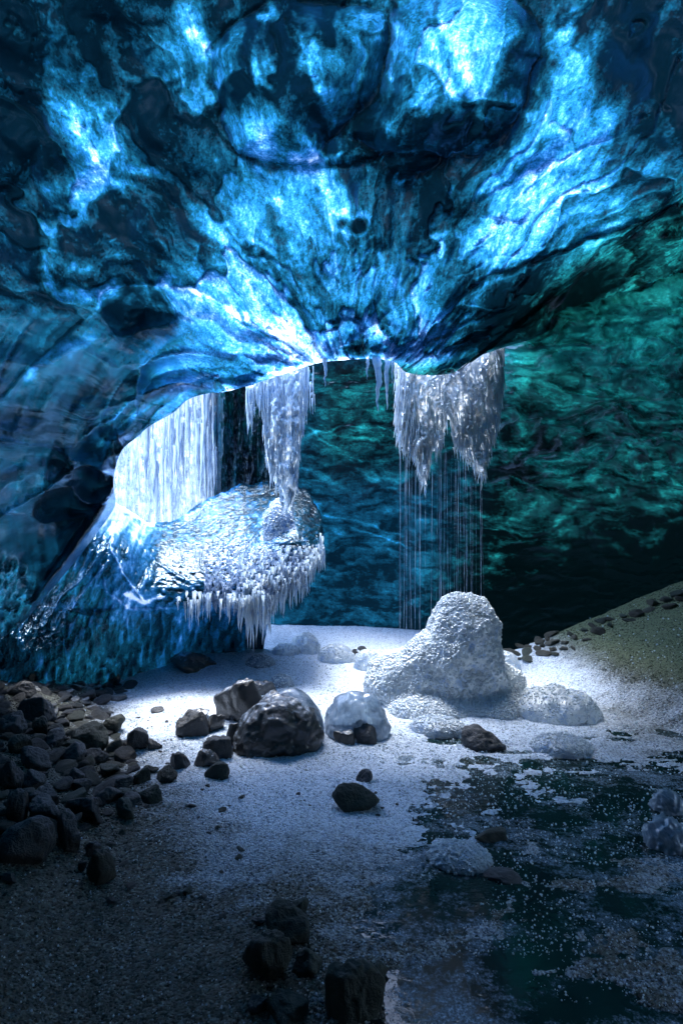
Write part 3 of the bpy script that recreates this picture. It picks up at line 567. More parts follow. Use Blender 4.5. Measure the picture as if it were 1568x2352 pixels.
def build_ledge():
    root = empty('ice_ledge', (-1.2, 4.6, 0), 'wide ledge of rippled clear and white ice under the arched opening', 'ice ledge')
    top = smooth_line([(-700,1300),(-100,1380),(0,1370),(90,1330),(170,1240),(225,1180),(255,1150),(275,1160),(310,1180),(345,1200),(400,1194),(440,1168),(480,1145),(520,1128),(560,1112),(640,1112),(700,1128),(732,1178),(745,1235)], 10)
    top = np.array(top); bot = np.array([(-700,1660),(560,1660),(598,1600),(604,1500),(614,1440),(632,1380),(660,1352),(700,1338),(722,1300),(745,1240)])
    X = np.concatenate([np.linspace(-700, -20, 40)[:-1], np.linspace(-20, 744, 520)]); S = np.linspace(0, 1, 300)
    x, s = np.meshgrid(X, S)
    tp = np.interp(X, top[:, 0], top[:, 1])+(3+12*sstep(520, 620, X))*fbm(X/13, X*0, seed=80, octv=3); bt = np.interp(X, bot[:, 0], bot[:, 1])+(6+26*sstep(595, 640, X))*fbm(X/7, X*0, seed=81, octv=3, gain=.7)
    y = tp+(np.maximum(bt, tp+3)-tp)*s
    D = D3(x, y); t = T3(x, y)
    ax = D/4.3
    # lower sheet overhangs with drips; upper edge only painted as light and shade
    e1 = 1292+10*fbm(x/50, x*0, seed=82); e2 = 1392+16*fbm(x/40, x*0, seed=83)+8*sstep(560, 640, x)
    shelf_ = sstep(1400, 1340, y)*sstep(320, 410, x+.3*(1300-y))
    m1 = sstep(330, 380, x)*sstep(600, 520, x); m2 = sstep(390, 440, x)*sstep(640, 620, x)
    D = D+0*m1*sstep(-6, 6, y-e1)*sstep(46, 10, y-e1)+.20*m2*sstep(-5, 5, y-e2)
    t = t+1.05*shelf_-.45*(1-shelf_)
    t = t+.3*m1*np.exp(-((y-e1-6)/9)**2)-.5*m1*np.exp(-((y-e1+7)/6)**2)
    shelf = sstep(300, 400, x)*sstep(1420, 1380, y)
    lower = sstep(1380, 1440, y+.2*(x-300)*0)
    rip = fbm(x/13, y/7.5, seed=84, octv=3, gain=.6); drp = fbm(x/6.5+.5*fbm(x/40, y/40, seed=85), y/42, seed=86, octv=3)
    cur = fbm((x+y*.35)/10, y/26+fbm(x/60, y/60, seed=89)*1.5, seed=88, octv=4)
    D = D+.013*shelf*rip+.02*lower*drp+.045*(1-shelf)*fbm(x/45, y/60, seed=87)+.03*(1-shelf)*cur
    nod = sstep(560, 620, x)*sstep(1290, 1200, y)*sstep(1130, 1170, y); D = D-.10*nod
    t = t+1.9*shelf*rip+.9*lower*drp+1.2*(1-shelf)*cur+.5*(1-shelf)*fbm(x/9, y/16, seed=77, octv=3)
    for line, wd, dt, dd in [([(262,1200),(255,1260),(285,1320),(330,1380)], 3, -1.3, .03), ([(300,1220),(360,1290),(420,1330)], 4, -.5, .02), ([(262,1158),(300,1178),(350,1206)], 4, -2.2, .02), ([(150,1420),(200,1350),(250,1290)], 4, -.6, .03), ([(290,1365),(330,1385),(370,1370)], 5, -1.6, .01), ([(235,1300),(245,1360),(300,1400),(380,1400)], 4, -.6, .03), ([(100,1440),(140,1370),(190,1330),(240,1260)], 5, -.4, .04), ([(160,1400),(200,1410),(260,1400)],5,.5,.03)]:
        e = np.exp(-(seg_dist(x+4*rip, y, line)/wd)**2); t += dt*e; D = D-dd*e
    k1 = (y-tp[None, :]); D = D+.10*(1-np.clip(k1/6, 0, 1))**2
    edge = 744-x; D = D+.22*(1-np.clip(edge/9, 0, 1))**2
    fr = sstep(590, 620, x); D = D+.12*fr*(1-np.clip((bt[None, :]-y)/14, 0, 1))**2
    V = W(x, y, D)-np.array((-1.2, 4.6, 0))
    mesh('ice_shelf', V.reshape(-1, 3), grid_faces(*x.shape), M['ledge'], root, attrs={'thick': t, 'tint': np.zeros_like(t)+.08})
    return root
ledge = build_ledge()

def smin(a, b, k): h = np.clip(.5+.5*(b-a)/k, 0, 1); return b*(1-h)+a*h-k*h*(1-h)
def blob(center, ells, sub, k=.12, noise=.02, nf=9, seed=1, zmin=-.08, carve=None):
    Vd, F = ICO[sub]; c = np.array(center, float); r = np.full(len(Vd), 2.2)
    def sdf(P):
        d = None
        for e in ells:
            q = (P-np.array(e[:3]))/np.array(e[3:6]); l = np.linalg.norm(q, axis=1); g = (l-1)*min(e[3:6]); d = g if d is None else smin(d, g, k)
        for e in (carve or []):
            q = (P-np.array(e[:3]))/np.array(e[3:6]); g = -(np.linalg.norm(q, axis=1)-1)*min(e[3:6]); d = -smin(-d, -g, .05)
        return d
    for _ in range(60): r = np.maximum(r-.6*sdf(c+Vd*r[:, None]), .01)
    P = c+Vd*r[:, None]
    n = fbm(P[:, 0]*nf, P[:, 1]*nf, P[:, 2]*nf, seed=seed, octv=4); P = P+Vd*(noise*n)[:, None]
    P[:, 2] = np.maximum(P[:, 2], zmin)
    return P, F
def beads(P, F, n, rr, seed, cond=None, sub=1):
    rng = np.random.RandomState(seed); a, b, c = P[F[:, 0]], P[F[:, 1]], P[F[:, 2]]
    N = np.cross(b-a, c-a); ar = np.linalg.norm(N, axis=1); Nn = N/np.maximum(ar, 1e-12)[:, None]; cen = (a+b+c)/3
    w_ = ar.copy()
    if cond is not None: w_ *= cond(cen, Nn)
    idx = rng.choice(len(F), n, p=w_/w_.sum()); u = rng.rand(n, 2); s = u.sum(1) > 1; u[s] = 1-u[s]
    pos = a[idx]+(b-a)[idx]*u[:, :1]+(c-a)[idx]*u[:, 1:]
    Vb, Fb = ICO[sub]; r = rr[0]+(rr[1]-rr[0])*rng.rand(n)**2.2
    V = pos[:, None]+Vb[None]*r[:, None, None]*(1+.35*rng.uniform(-1, 1, (n, 1, 3)))*(1+.10*rng.uniform(-1, 1, (n, len(Vb), 1)))+Nn[idx][:, None]*r[:, None, None]*.25
    Fo = (Fb[None]+(np.arange(n)*len(Vb))[:, None, None]).reshape(-1, 3)
    return V.reshape(-1, 3), Fo
# ------------------------------------------------------------------ icicles
def lin(pts):
    a = np.array(pts, float); return lambda x: float(np.interp(x, a[:, 0], a[:, 1]))
class Acc:
    def __init__(s): s.V = []; s.F = []; s.n = 0
    def add(s, V, F): s.V.append(V); s.F.append(F+s.n); s.n += len(V)
    def get(s): return np.concatenate(s.V), np.concatenate(s.F)
def icicle(top, length, r, rng, sides=7, segs=10, lean=(0, 0), knob=.25, taper=1.0):
    k = np.linspace(0, 1, segs); a = np.linspace(0, 2*math.pi, sides, endpoint=False)
    prof = (1-k**(1.1*taper))*(1+knob*rng.uniform(-1, 1, segs))+.06; prof[-1] = .02
    wob = np.cumsum(rng.normal(0, r*.16, (segs, 2)), 0)
    cx = top[0]+lean[0]*k+wob[:, 0]; cy_ = top[1]+lean[1]*k+wob[:, 1]
    asp = 1+.3*rng.uniform(-1, 1, (1, sides))
    R = r*prof[:, None]*asp*(1+.12*rng.uniform(-1, 1, (segs, sides)))
    V = np.stack([cx[:, None]+R*np.cos(a), cy_[:, None]+R*np.sin(a), top[2]-length*k[:, None]+0*a], -1).reshape(-1, 3)
    i = np.arange((segs)*sides).reshape(segs, sides); j = np.roll(i, -1, 1)
    return V, np.stack([i[:-1], i[1:], j[1:], j[:-1]], -1).reshape(-1, 4)
def relief(px0, px1, topf, botf, D, amp, seed, nx=90, ny=110, back=.10, fray=10, wave=(14, 30)):
    """closed lumpy curtain: front relief that rolls back at its edges"""
    X = np.linspace(px0, px1, nx); tp = np.array([topf(v) for v in X]); bt = np.array([botf(v) for v in X])+fray*fbm(X/5, X*0, seed=seed, octv=3)-8
    S = np.linspace(0, 1, ny); x, s_ = np.meshgrid(X, S); y = tp+(np.maximum(bt, tp+2)-tp)*s_
    e = np.minimum(np.minimum(x-px0, px1-x), (bt[None]-y)); roll = (1-np.clip(e/22, 0, 1))**2
    n = fbm(x/wave[0]+.4*fbm(x/30, y/40, seed=seed+1), y/wave[1], seed=seed+2, octv=5, gain=.62)
    d = D-amp*np.sqrt(np.clip(1-((x-(px0+px1)/2)/((px1-px0)/2))**2, 0, 1))+amp*.9*n+back*roll
    d2 = D+back+.02*n
    return W(x, y, d).reshape(-1, 3), grid_faces(ny, nx)
def hang(name, label, cat, px0, px1, topf, botf, D, spread, n, n_parts, mat, r=(.004, .011), seed=1, hollow=None, ln=(10, 46), body='ice_curtain', matp=None, sheet=True, longs=0, flare=0.0):
    rng = np.random.RandomState(seed)
    X0 = (px0+px1)/2; base = W(X0, topf(X0), D); root = empty(name, tuple(base), label, cat)
    if sheet:
        V, F = relief(px0+4, px1-4, topf, lambda v: botf(v)-14, D, spread, seed+50)
        mesh(body, V-base, F, mat, root)
    A = Acc()
    for i in range(n+longs):
        px = rng.uniform(px0, px1); t, b = topf(px), botf(px)
        L_ = rng.uniform(*ln)*(1 if rng.rand() < .8 else 1.7) if i < n else rng.uniform(.5, .95)*(b-t)
        L_ = min(L_, b-t); y0 = t+(b-t-L_)*(rng.rand()**(.7)) if i < n else t
        edge = (px-X0)/((px1-px0)/2)
        d = D-spread*math.sqrt(max(1-edge*edge, 0))*rng.uniform(.7, 1.25)+.02
        if hollow is not None:
            hx, hy, hr, hv = hollow; q = math.hypot((px-hx)/hr, (y0+L_*.5-hy)/hv)
            if q < 1 and rng.rand() < .75: continue
        P = W(px, y0, d)-base; rr = rng.uniform(*r)*(1.0 if i < n else 1.2)
        A.add(*icicle(P, L_*K*d, rr, rng, 5, 7 if i < n else 14, (rng.normal(0, .004)+edge*flare*L_*K*d, -.3*spread*rng.rand()), .35))
    V, F = A.get(); mesh('ice_spikes', V, F, mat, root)
    for i in range(n_parts):
        px = px0+(px1-px0)*(i+.5+rng.uniform(-.4, .4))/n_parts; b = botf(px); l2 = rng.uniform(26, 80)
        d = D-spread*rng.uniform(.2, .8); P = W(px, b-l2*.8, d)-base
        V, F = icicle(P, l2*K*d, rng.uniform(.006, .011), rng, 8, 14)
        mesh('icicle', V, F, matp or mat, root)
    return root
# big cluster over the mound
hang('icicle_cluster', 'large shaggy cluster of white icicles hanging from the roof above the ice mound', 'icicles', 908, 1154,
     lin([(905,815),(940,825),(1000,830),(1060,820),(1085,796),(1154,770)]),
     lin([(905,960),(912,1030),(925,1050),(955,1068),(965,1120),(978,1138),(990,1062),(1015,1040),(1026,985),(1034,990),(1040,1040),(1070,1066),(1095,1100),(1110,1118),(1122,1060),(1136,1020),(1146,960),(1154,900)]),
     4.26, .14, 1900, 34, M['cluster'], (.004, .0105), 5, hollow=(1015, 935, 60, 70), body='ice_mass', matp=M['icicle'], flare=.12)
cur = hang('icicle_curtain', 'tall narrow curtain of icicles joined to the ledge, hanging in front of the opening', 'icicles', 586, 706,
     lin([(570,872),(620,852),(690,828),(706,824)]),
     lin([(586,920),(594,940),(600,955),(612,1080),(622,1120),(640,1140),(655,1195),(672,1195),(684,1120),(690,1040),(698,1000),(706,930)]),
     4.30, .06, 420, 12, M['icicle'], (.004, .010), 6, longs=60)
hang('icicle_row', 'short narrow icicles just left of the tall curtain, ending higher', 'icicles', 565, 598,
     lin([(565,890),(600,878)]), lin([(565,960),(572,1000),(580,975),(590,930),(598,940)]), 4.3, .03, 70, 4, M['icicle'], (.003, .009), 62, longs=10)
hang('icicle_row', 'thin short icicles at the right edge of the curtain in front of the opening', 'icicles', 700, 722,
     lin([(700,845),(722,840)]), lin([(700,1000),(710,930),(722,960)]), 4.3, .03, 14, 3, M['icicle'], (.003, .007), 61, sheet=False, longs=6)
rng = np.random.RandomState(9)
for px, t, b, rr, lab in [(743, 830, 888, .018, 'single short icicle hanging alone left of the pair of longer ones'), (861, 826, 948, .034, 'long thick icicle hanging left of the large white cluster'), (888, 826, 942, .020, 'long slim icicle between the thick icicle and the large cluster'),
                          (846, 826, 872, .014, 'small icicle just left of the long thick one'), (902, 832, 882, .008, 'tiny thin icicle touching the left side of the large cluster')]:
    P = W(px, t-8, 3.84); V, F = icicle((0, 0, 0), (b-t+8)*K*3.84, rr, rng, 9, 16, (0, 0), .22, .9)
    tag(mesh('icicle', V, F, M['icicle']), lab, 'icicle', 'single icicles on the lip of the roof').location = tuple(P)
# drips under the ledge, children of the ledge
LO = np.array((-1.2, 4.6, 0)); rng = np.random.RandomState(12)
def drips(px0, px1, topf, lenr, D, n, r, part, step=1):
    A = Acc()
    for i in range(n):
        px = rng.uniform(px0, px1); ln = rng.uniform(*lenr); d = D(px)+rng.uniform(-.04, .08)
        P = W(px, topf(px)+rng.uniform(-22, 8), d)-LO; V, F = icicle(P, ln*K*d, rng.uniform(*r), rng, 7, 10)
        if part == 'icicle': mesh('icicle', V, F, M['icicle'], ledge)
        else: A.add(V, F)
    if part != 'icicle': V, F = A.get(); mesh(part, V, F, M['icicle'], ledge)
drips(408, 560, lin([(408,1380),(480,1375),(560,1385)]), (8, 66), lin([(408,4.12),(560,4.1)]), 46, (.004, .015), 'icicle')
drips(562, 606, lin([(562,1385),(606,1375)]), (30, 128), lin([(562,4.1),(606,4.1)]), 22, (.004, .014), 'icicle')
drips(606, 742, lin([(610,1395),(640,1365),(700,1325),(738,1235)]), (20, 70), lin([(610,4.2),(738,4.5)]), 44, (.004, .011), 'icicle')
drips(372, 470, lin([(372,1268),(470,1268)]), (16, 30), lin([(372,4.38),(470,4.38)]), 20, (.006, .012), 'icicle')
P, F = blob(W(642, 1235, 4.62), [tuple(W(640, 1205, 4.64))+(.13, .12, .17), tuple(W(655, 1265, 4.58))+(.19, .12, .17), tuple(W(622, 1290, 4.5))+(.17, .12, .12), tuple(W(646, 1170, 4.68))+(.08, .08, .10)], 5, .06, .035, 11, 78, zmin=-9)
mesh('snow_clump', P-LO, F, M['frost'], ledge)
V, F = beads(P, F, 1500, (.003, .010), 79, lambda c, n: np.clip(.3-n[:, 1], 0, 1)); mesh('ice_beads', V-LO, F, M['bead'], ledge, smooth=False)
# shaggy frost and short drips over the shelf's right side
A = Acc(); A2 = Acc()
for i in range(1500):
    px = rng.uniform(470, 735); top_y = 1210+(735-px)*.12; bot_y = float(np.interp(px, [470, 560, 612, 650, 700, 735], [1385, 1395, 1420, 1350, 1330, 1250]))
    py = rng.uniform(top_y, bot_y); keep = sstep(1180, 1300, np.array(py+(px-560)*.5))
    if rng.rand() > float(keep): continue
    d = float(D3(np.array([px]), np.array([py]))[0])-.02; P = W(px, py, d)-LO
    A.add(*icicle(P, rng.uniform(8, 26)*K*d, rng.uniform(.005, .013), rng, 5, 5, (rng.normal(0, .01), -.01)))
for i in range(420):
    px = rng.uniform(548, 742); py = rng.uniform(1250, float(np.interp(px, [548, 612, 650, 700, 742], [1395, 1430, 1352, 1322, 1262])))
    d = float(D3(np.array([px]), np.array([py]))[0])-rng.uniform(.02, .07); P = W(px, py, d)-LO
    A2.add(*icicle(P, rng.uniform(14, 60)*K*d, rng.uniform(.004, .012), rng, 6, 9, (rng.normal(0, .012), -.01), .35))
V, F = A2.get(); mesh('icicle_fringe', V, F, M['icicle'], ledge)
V, F = A.get(); mesh('frost_fringe', V, F, M['frost'], ledge)

# frozen waterfall and dark ice columns beyond the opening
def curtain(name, px, y0, y1, D, amp, mat, wave, seed, attrs=None, base=None, parent=None):
    X = np.linspace(px[0], px[1], 260); Y = np.linspace(y0, y1, 160); x, y = np.meshgrid(X, Y)
    d = D+amp*(fbm(x/wave+.3*fbm(x/30, y/60, seed=seed), y/170, seed=seed, octv=4, gain=.6))+amp*.3*fbm(x/8, y/14, seed=seed+3)
    e = np.minimum(x-px[0], px[1]-x); d = d+.35*(1-np.clip(e/14, 0, 1))**2
    V = W(x, y, d)
    at = attrs(x, y) if attrs else None
    if parent is not None: V = V-np.array(base)
    return mesh(name, V.reshape(-1, 3), grid_faces(*x.shape), mat, parent, attrs=at)
fw = empty('frozen_waterfall', (-2.2, 6.3, 0), 'bright white frozen waterfall seen through the arched opening', 'frozen waterfall'); FB_ = (-2.2, 6.3, 0)
curtain('ice_curtain', (150, 500), 640, 1300, 6.35, .30, M['fall'], 11, 101, base=FB_, parent=fw)
A = Acc(); rng = np.random.RandomState(14)
for i in range(70):
    px = rng.uniform(330, 498); P = W(px, rng.uniform(860, 1060), 6.2+rng.uniform(-.1, .08))-np.array(FB_)
    A.add(*icicle(P, rng.uniform(60, 190)*K*6.2, rng.uniform(.008, .026), rng, 7, 12))
V, F = A.get(); mesh('hanging_ribs', V, F, M['fall'], fw)
def colattr(x, y):
    return {'thick': 2.6+1.6*fbm(x/9, y/90, seed=131, octv=4)+.6*fbm(x/30, y/30, seed=133)-.9*np.exp(-((x-500)/10)**2), 'tint': np.zeros_like(x)+.45}
tag(curtain('ice_columns', (496, 655), 700, 1220, 6.05, .20, M['column'], 22, 121, colattr), 'dark teal fluted ice columns right of the frozen waterfall', 'ice columns')

# ------------------------------------------------------------------ ice mound and lumps
MB = (.82, 3.9, 0)
P, F = blob((.78, 3.92, .10), [(.84, 3.92, .46, .235, .25, .29), (.80, 3.92, .25, .32, .28, .30), (.56, 3.95, .18, .20, .24, .24), (.40, 3.98, .08, .24, .24, .24), (1.05, 4.02, .02, .24, .26, .24), (.55, 3.70, .0, .24, .18, .10), (.98, 3.72, 0, .24, .16, .09)], 6, .06, .05, 8, 5, carve=[(.86, 3.52, .22, .17, .22, .16), (.62, 3.56, .20, .10, .14, .08)])
P[:, 2] += 0
mr = empty('ice_mound', MB, 'tall rounded mound of beaded white ice under the dripping water', 'ice mound')
mesh('ice_core', P-np.array(MB), F, M['mound'], mr)
V, F2 = beads(P, F, 17000, (.003, .0105), 3, lambda c, n: np.clip(.45+n[:, 2]*.6-n[:, 0]*.3, .12, 1)*(c[:, 2] > -.02)*(c[:, 1] < 4.3)); mesh('ice_beads', V-np.array(MB), F2, M['bead'], mr, smooth=False)
def lump(px, py, wpx, hpx, label, nb=300, mat='mound', seed=1, dy=.5, cat='ice lump', name='ice_lump', noise=.03, br=(.0022, .0075), core='ice_core', group=None):
    x, y, z = on_floor(px, py); r = wpx/2*K*y; h = hpx*K*y; y += r*dy
    P, F = blob((x, y, z+.0), [(x, y, z, r*.95, r*.8, h*.92), (x+r*.35, y, z, r*.6, r*.5, h*.62), (x-r*.4, y+.02, z, r*.55, r*.5, h*.7)], 4, .05, noise*r*2.5, 3.2/r, seed)
    root = empty(name, (x, y, z), label, cat, group); o = np.array((x, y, z))
    mesh(core, P-o, F, M[mat], root)
    if nb: V, F2 = beads(P, F, int(nb*1.8), br, seed+1, lambda c, n: (c[:, 2] > z-.01)*np.clip(.4+n[:, 2], .1, 1)); mesh('ice_beads', V-o, F2, M['bead'], root, smooth=False)
    return root
lump(700, 1500, 62, 44, 'knobbly upright lump of white ice at the back edge of the slush', 260, seed=3, noise=.12)
lump(655, 1504, 60, 22, 'low white ice bump left of the knobbly upright lump', 160, seed=4)
lump(772, 1522, 84, 40, 'wide bluish ice dome between the knobbly lump and the mound', 420, seed=5)
lump(845, 1540, 60, 46, 'rounded clear ice knob at the left foot of the tall mound', 300, seed=6)
lump(595, 1532, 66, 24, 'flat dome of clear ice in the white slush below the hanging drips', 200, 'glaze', seed=7)
lump(645, 1580, 52, 26, 'small round glassy bump alone in the middle of the white slush', 160, 'glaze', seed=8)
lump(1292, 1648, 190, 62, 'broad translucent greenish ice dome right of the tall mound', 900, seed=9, noise=.05, dy=.3)
lump(1165, 1560, 70, 64, 'bright white ice cone leaning behind the right side of the tall mound', 300, seed=10)
lump(1300, 1732, 120, 26, 'low frosted ice disc in the dark water right of the wet stone', 500, seed=11)
lump(1548, 1965, 92, 66, 'clear bluish ice chunk in the shallow water at the right edge', 0, 'glaze', seed=12, noise=.12)
lump(1545, 1870, 64, 42, 'smaller clear ice chunk behind the bluish one at the right edge', 0, 'glaze', seed=13, noise=.12)
lump(1062, 1998, 120, 26, 'pale raft of slushy ice at the edge of the dark puddle', 500, seed=14)
lump(1010, 1690, 110, 24, 'frothy beaded ice at the water edge before the tall mound', 500, seed=17)

# falling water
rng = np.random.RandomState(21)
sroot = []
for i in range(42):
    px = rng.choice([rng.uniform(916, 975), rng.uniform(1000, 1095), rng.uniform(916, 1128)]); 
    y0 = float(np.interp(px, [905, 940, 975, 1010, 1040, 1095, 1128], [1010, 1060, 1110, 1010, 1050, 1090, 1060]))
    y1 = 1584
    d = 4.10+rng.uniform(-.08, .08); r = rng.choice([.0006, .0009, .0012, .0018])
    P0 = W(px, y0, d); L = (y1-y0)*K*d; segs = 24; k = np.linspace(0, 1, segs); a = np.linspace(0, 2*math.pi, 5, endpoint=False)
    bx = rng.normal(0, .012)*np.sqrt(k)+.0015*np.cumsum(rng.normal(0, 1, segs))*k; R = r*(.15+1.3*rng.rand(segs)**1.6)*(1-.35*k)
    V = np.stack([bx[:, None]+R[:, None]*np.cos(a), R[:, None]*np.sin(a)+0*k[:, None], -L*k[:, None]+0*a], -1).reshape(-1, 3)
    ii = np.arange(segs*5).reshape(segs, 5); jj = np.roll(ii, -1, 1); F = np.stack([ii[:-1], ii[1:], jj[1:], jj[:-1]], -1).reshape(-1, 4)
    o = mesh('water_thread', V, F, M['spray']); o.location = tuple(P0)
    tag(o, 'thin thread of falling water between the white icicle cluster and the ice mound', 'falling water', 'threads of water falling on the mound')

# ------------------------------------------------------------------ stones
def stone_mesh(seed, sub=4, planes=16, flat_=.7, rough=.05, round_=.035, elong=1.3):
    rg = np.random.RandomState(seed); Vd, F = ICO[sub]
    n = rg.normal(size=(planes, 3)); n /= np.linalg.norm(n, axis=1)[:, None]; dist = rg.uniform(.5, 1.0, planes); elong = rg.uniform(1.0, 1.7)
    q = Vd@n.T; r = np.where(q > .08, dist[None]/np.maximum(q, .08), 9.0)
    r = np.minimum(r, 1.35); kk = 1/round_; s = -np.log(np.exp(-r*kk).sum(1)+np.exp(-1.3*kk))/kk
    P = Vd*s[:, None]*np.array((elong, 1.0, flat_))
    nz = fbm(P[:, 0]*2.6+seed, P[:, 1]*2.6, P[:, 2]*4, seed=seed, octv=5, gain=.55); P += Vd*(rough*2*nz)[:, None]
    ext = (P.max(0)-P.min(0))/2; cen = (P.max(0)+P.min(0))/2; P = (P-cen)/ext[0]
    return P, F, ext[2]/ext[0]
def stone(px, py, wpx, hpx, label, mat='rock', seed=1, name='stone', sub=4, cat='stone', group=None, rot=None, rough=.05, lift=0.0, sink=.35, planes=13, round_=.085):
    """(px, py) is the middle of the stone's foot on the floor."""
    x, y, z = on_floor(px, py); r = wpx/2*K*y; h = hpx*K*y
    P, F, f = stone_mesh(seed, sub, planes, .75, rough, round_)
    P = P*np.array((r, r*.85, 1)); P[:, 2] = P[:, 2]/P[:, 2].max()*h/2*(1+sink)
    o = mesh(name, P, F, M[mat]); o.location = (x, y+r*.6, z+h/2*(1-sink)+lift)
    o.rotation_euler = (rg_.uniform(-.12, .12), rg_.uniform(-.15, .15), rg_.uniform(-.5, .5) if rot is None else rot)
    return tag(o, label, cat, group)
rg_ = random.Random(4)
G1 = 'stones frozen in the white slush'; G2 = 'large stones of the left pile'; G3 = 'dark stones in the foreground slush'
def boulder():
    x, y, z = on_floor(632, 1744); r = 110*K*y; h = 132*K*y; yc = y+r*.75
    root = empty('boulder', (x, yc, z), 'largest boulder, dark and glazed with ice, in the middle of the white slush', 'boulder', G1); o = np.array((x, yc, z))
    P, F = blob((x, yc, z+.02), [(x+.02, yc, z+h*.28, r*.86, r*.75, h*.60), (x+r*.42, yc, z+h*.1, r*.52, r*.6, h*.55), (x-r*.45, yc-.02, z, r*.55, r*.6, h*.62), (x-.1*r, yc+.1, z+h*.45, r*.45, r*.4, h*.42)], 5, .03, .03, 13, 71, carve=[(x-r*.1, yc-r*.85, z+h*.45, r*.35, r*.16, h*.10), (x+r*.25, yc-r*.8, z+h*.28, r*.30, r*.2, h*.10)])
    mesh('stone', P-o, F, M['iced'], root)
    P, F = blob((x+r*.45, yc+.02, z+.02), [(x+r*.48, yc+.03, z+h*.22, r*.52, r*.62, h*.60), (x+r*.2, yc+.08, z+h*.5, r*.45, r*.4, h*.46)], 5, .05, .01, 8, 72)
    mesh('ice_glaze', P-o, F, M['glaze'], root)
boulder()
for a in [(548, 1668, 128, 96, 'block shaped ice-glazed boulder leaning behind the left of the largest boulder', 'iced', 102), (438, 1694, 76, 56, 'egg shaped brownish stone left of the iced boulders', 'wet', 103),
          (487, 1684, 52, 40, 'small dark iced stone between the egg shaped stone and the boulders', 'iced', 104), (540, 1716, 44, 50, 'small knobbly iced stone touching the left foot of the largest boulder', 'iced', 105),
          (502, 1742, 64, 44, 'blue-black smooth stone just below the iced boulder group', 'wet', 106), (473, 1764, 60, 34, 'angular iced stone left below the blue-black smooth stone', 'iced', 107),
          (496, 1790, 62, 36, 'dark angular stone lowest of the group below the iced boulders', 'moss', 108), (412, 1768, 48, 36, 'rounded grey stone half sunk in slush left of the angular pair', 'wet', 109),
          (592, 1600, 78, 30, 'low ice-covered stone behind the block shaped boulder', 'iced', 110), (452, 1652, 60, 20, 'flat iced slab behind the egg shaped stone', 'iced', 111),
          (432, 1540, 96, 40, 'flat rounded icy stone at the foot of the ice wall, back left of the slush', 'iced', 112), (482, 1530, 30, 14, 'small ice coated pebble right of the flat icy stone by the wall', 'iced', 113),
          (838, 1800, 40, 24, 'small black stone alone in the grey slush above the mossy one', 'wet', 114), (818, 1866, 112, 54, 'domed dark green stone alone in the middle of the slush', 'moss', 115),
          (1118, 1728, 102, 56, 'wet rounded dark stone in the water in front of the tall mound', 'wet', 116), (840, 1708, 64, 46, 'black stone poking out of the clear ice lump', 'wet', 117), (790, 1712, 54, 30, 'dark iced stone at the lower left of the clear ice lump', 'iced', 118),
          (360, 1638, 36, 10, 'thin dark flake lying in the slush left of the iced boulders', 'wet', 119), (1010, 1702, 80, 14, 'flat dark wet stone at the water edge below the mound', 'wet', 132)]:
    stone(*a, group=G1, sub=4, sink=.6, round_=.07, rough=.07)
for a in [(682, 2112, 50, 36, 'dark stone at the back of the foreground pair', 'moss', 120), (660, 2165, 112, 62, 'peaked dark green stone above the round foreground one', 'moss', 121), (610, 2258, 110, 92, 'big round dark stone in the lower middle foreground', 'moss', 122),
          (705, 2250, 78, 46, 'low dark stone right of the big round foreground one', 'moss', 123), (815, 2365, 150, 112, 'largest dark foreground stone, cut off by the bottom edge', 'moss', 124), (590, 2325, 44, 24, 'small black stone near the bottom left of the cut off stone', 'wet', 125),
          (868, 2258, 50, 30, 'small dark stone above the cut off foreground stone', 'moss', 126), (655, 2358, 90, 34, 'low dark stone at the bottom edge left of the cut off one', 'moss', 127), (1138, 1950, 96, 30, 'flat dark stone in the slush behind the pale raft', 'moss', 128),
          (592, 2128, 34, 12, 'small black flake left of the peaked foreground stone', 'wet', 129), (1160, 2040, 90, 16, 'low dark stone right of the pale raft', 'wet', 131)]:
    stone(*a, group=G3, sub=4, sink=.6, round_=.06, rough=.07)
BIG = [(71,1660,96,62,'rock'),(83,1690,56,44,'tan'),(16,1690,70,54,'rock'),(34,1730,62,44,'tan'),(196,1714,92,54,'moss'),(252,1682,60,38,'moss'),(307,1726,68,60,'rock'),(259,1728,42,32,'tan'),(353,1724,36,28,'wet'),(71,1766,90,46,'rock'),(159,1752,80,46,'rock'),
       (12,1812,62,70,'rock'),(64,1812,76,38,'rock'),(169,1796,52,34,'rock'),(180,1822,56,32,'rock'),(243,1786,54,28,'moss'),(319,1800,48,34,'moss'),(344,1780,38,20,'moss'),(378,1800,58,34,'moss'),(265,1818,70,30,'rock'),(282,1836,50,22,'moss'),(341,1848,62,38,'moss'),
       (293,1856,60,24,'wet'),(282,1882,68,40,'moss'),(240,1850,66,36,'rock'),(187,1885,104,54,'rock'),(22,1888,84,78,'rock'),(92,1848,76,44,'rock'),(88,1898,96,64,'rock'),(145,1954,88,84,'wet'),(40,1985,136,96,'wet'),(208,1966,42,36,'rock'),(222,2032,70,80,'tan'),(186,2000,22,22,'rock'),(14,2025,44,20,'rock'),
       (258,1570,34,26,'iced'),(120,1712,50,36,'rock'),(120,1690,46,30,'tan'),(215,1748,60,30,'rock'),(40,1600,70,36,'rock'),(55,1566,60,40,'tan')]
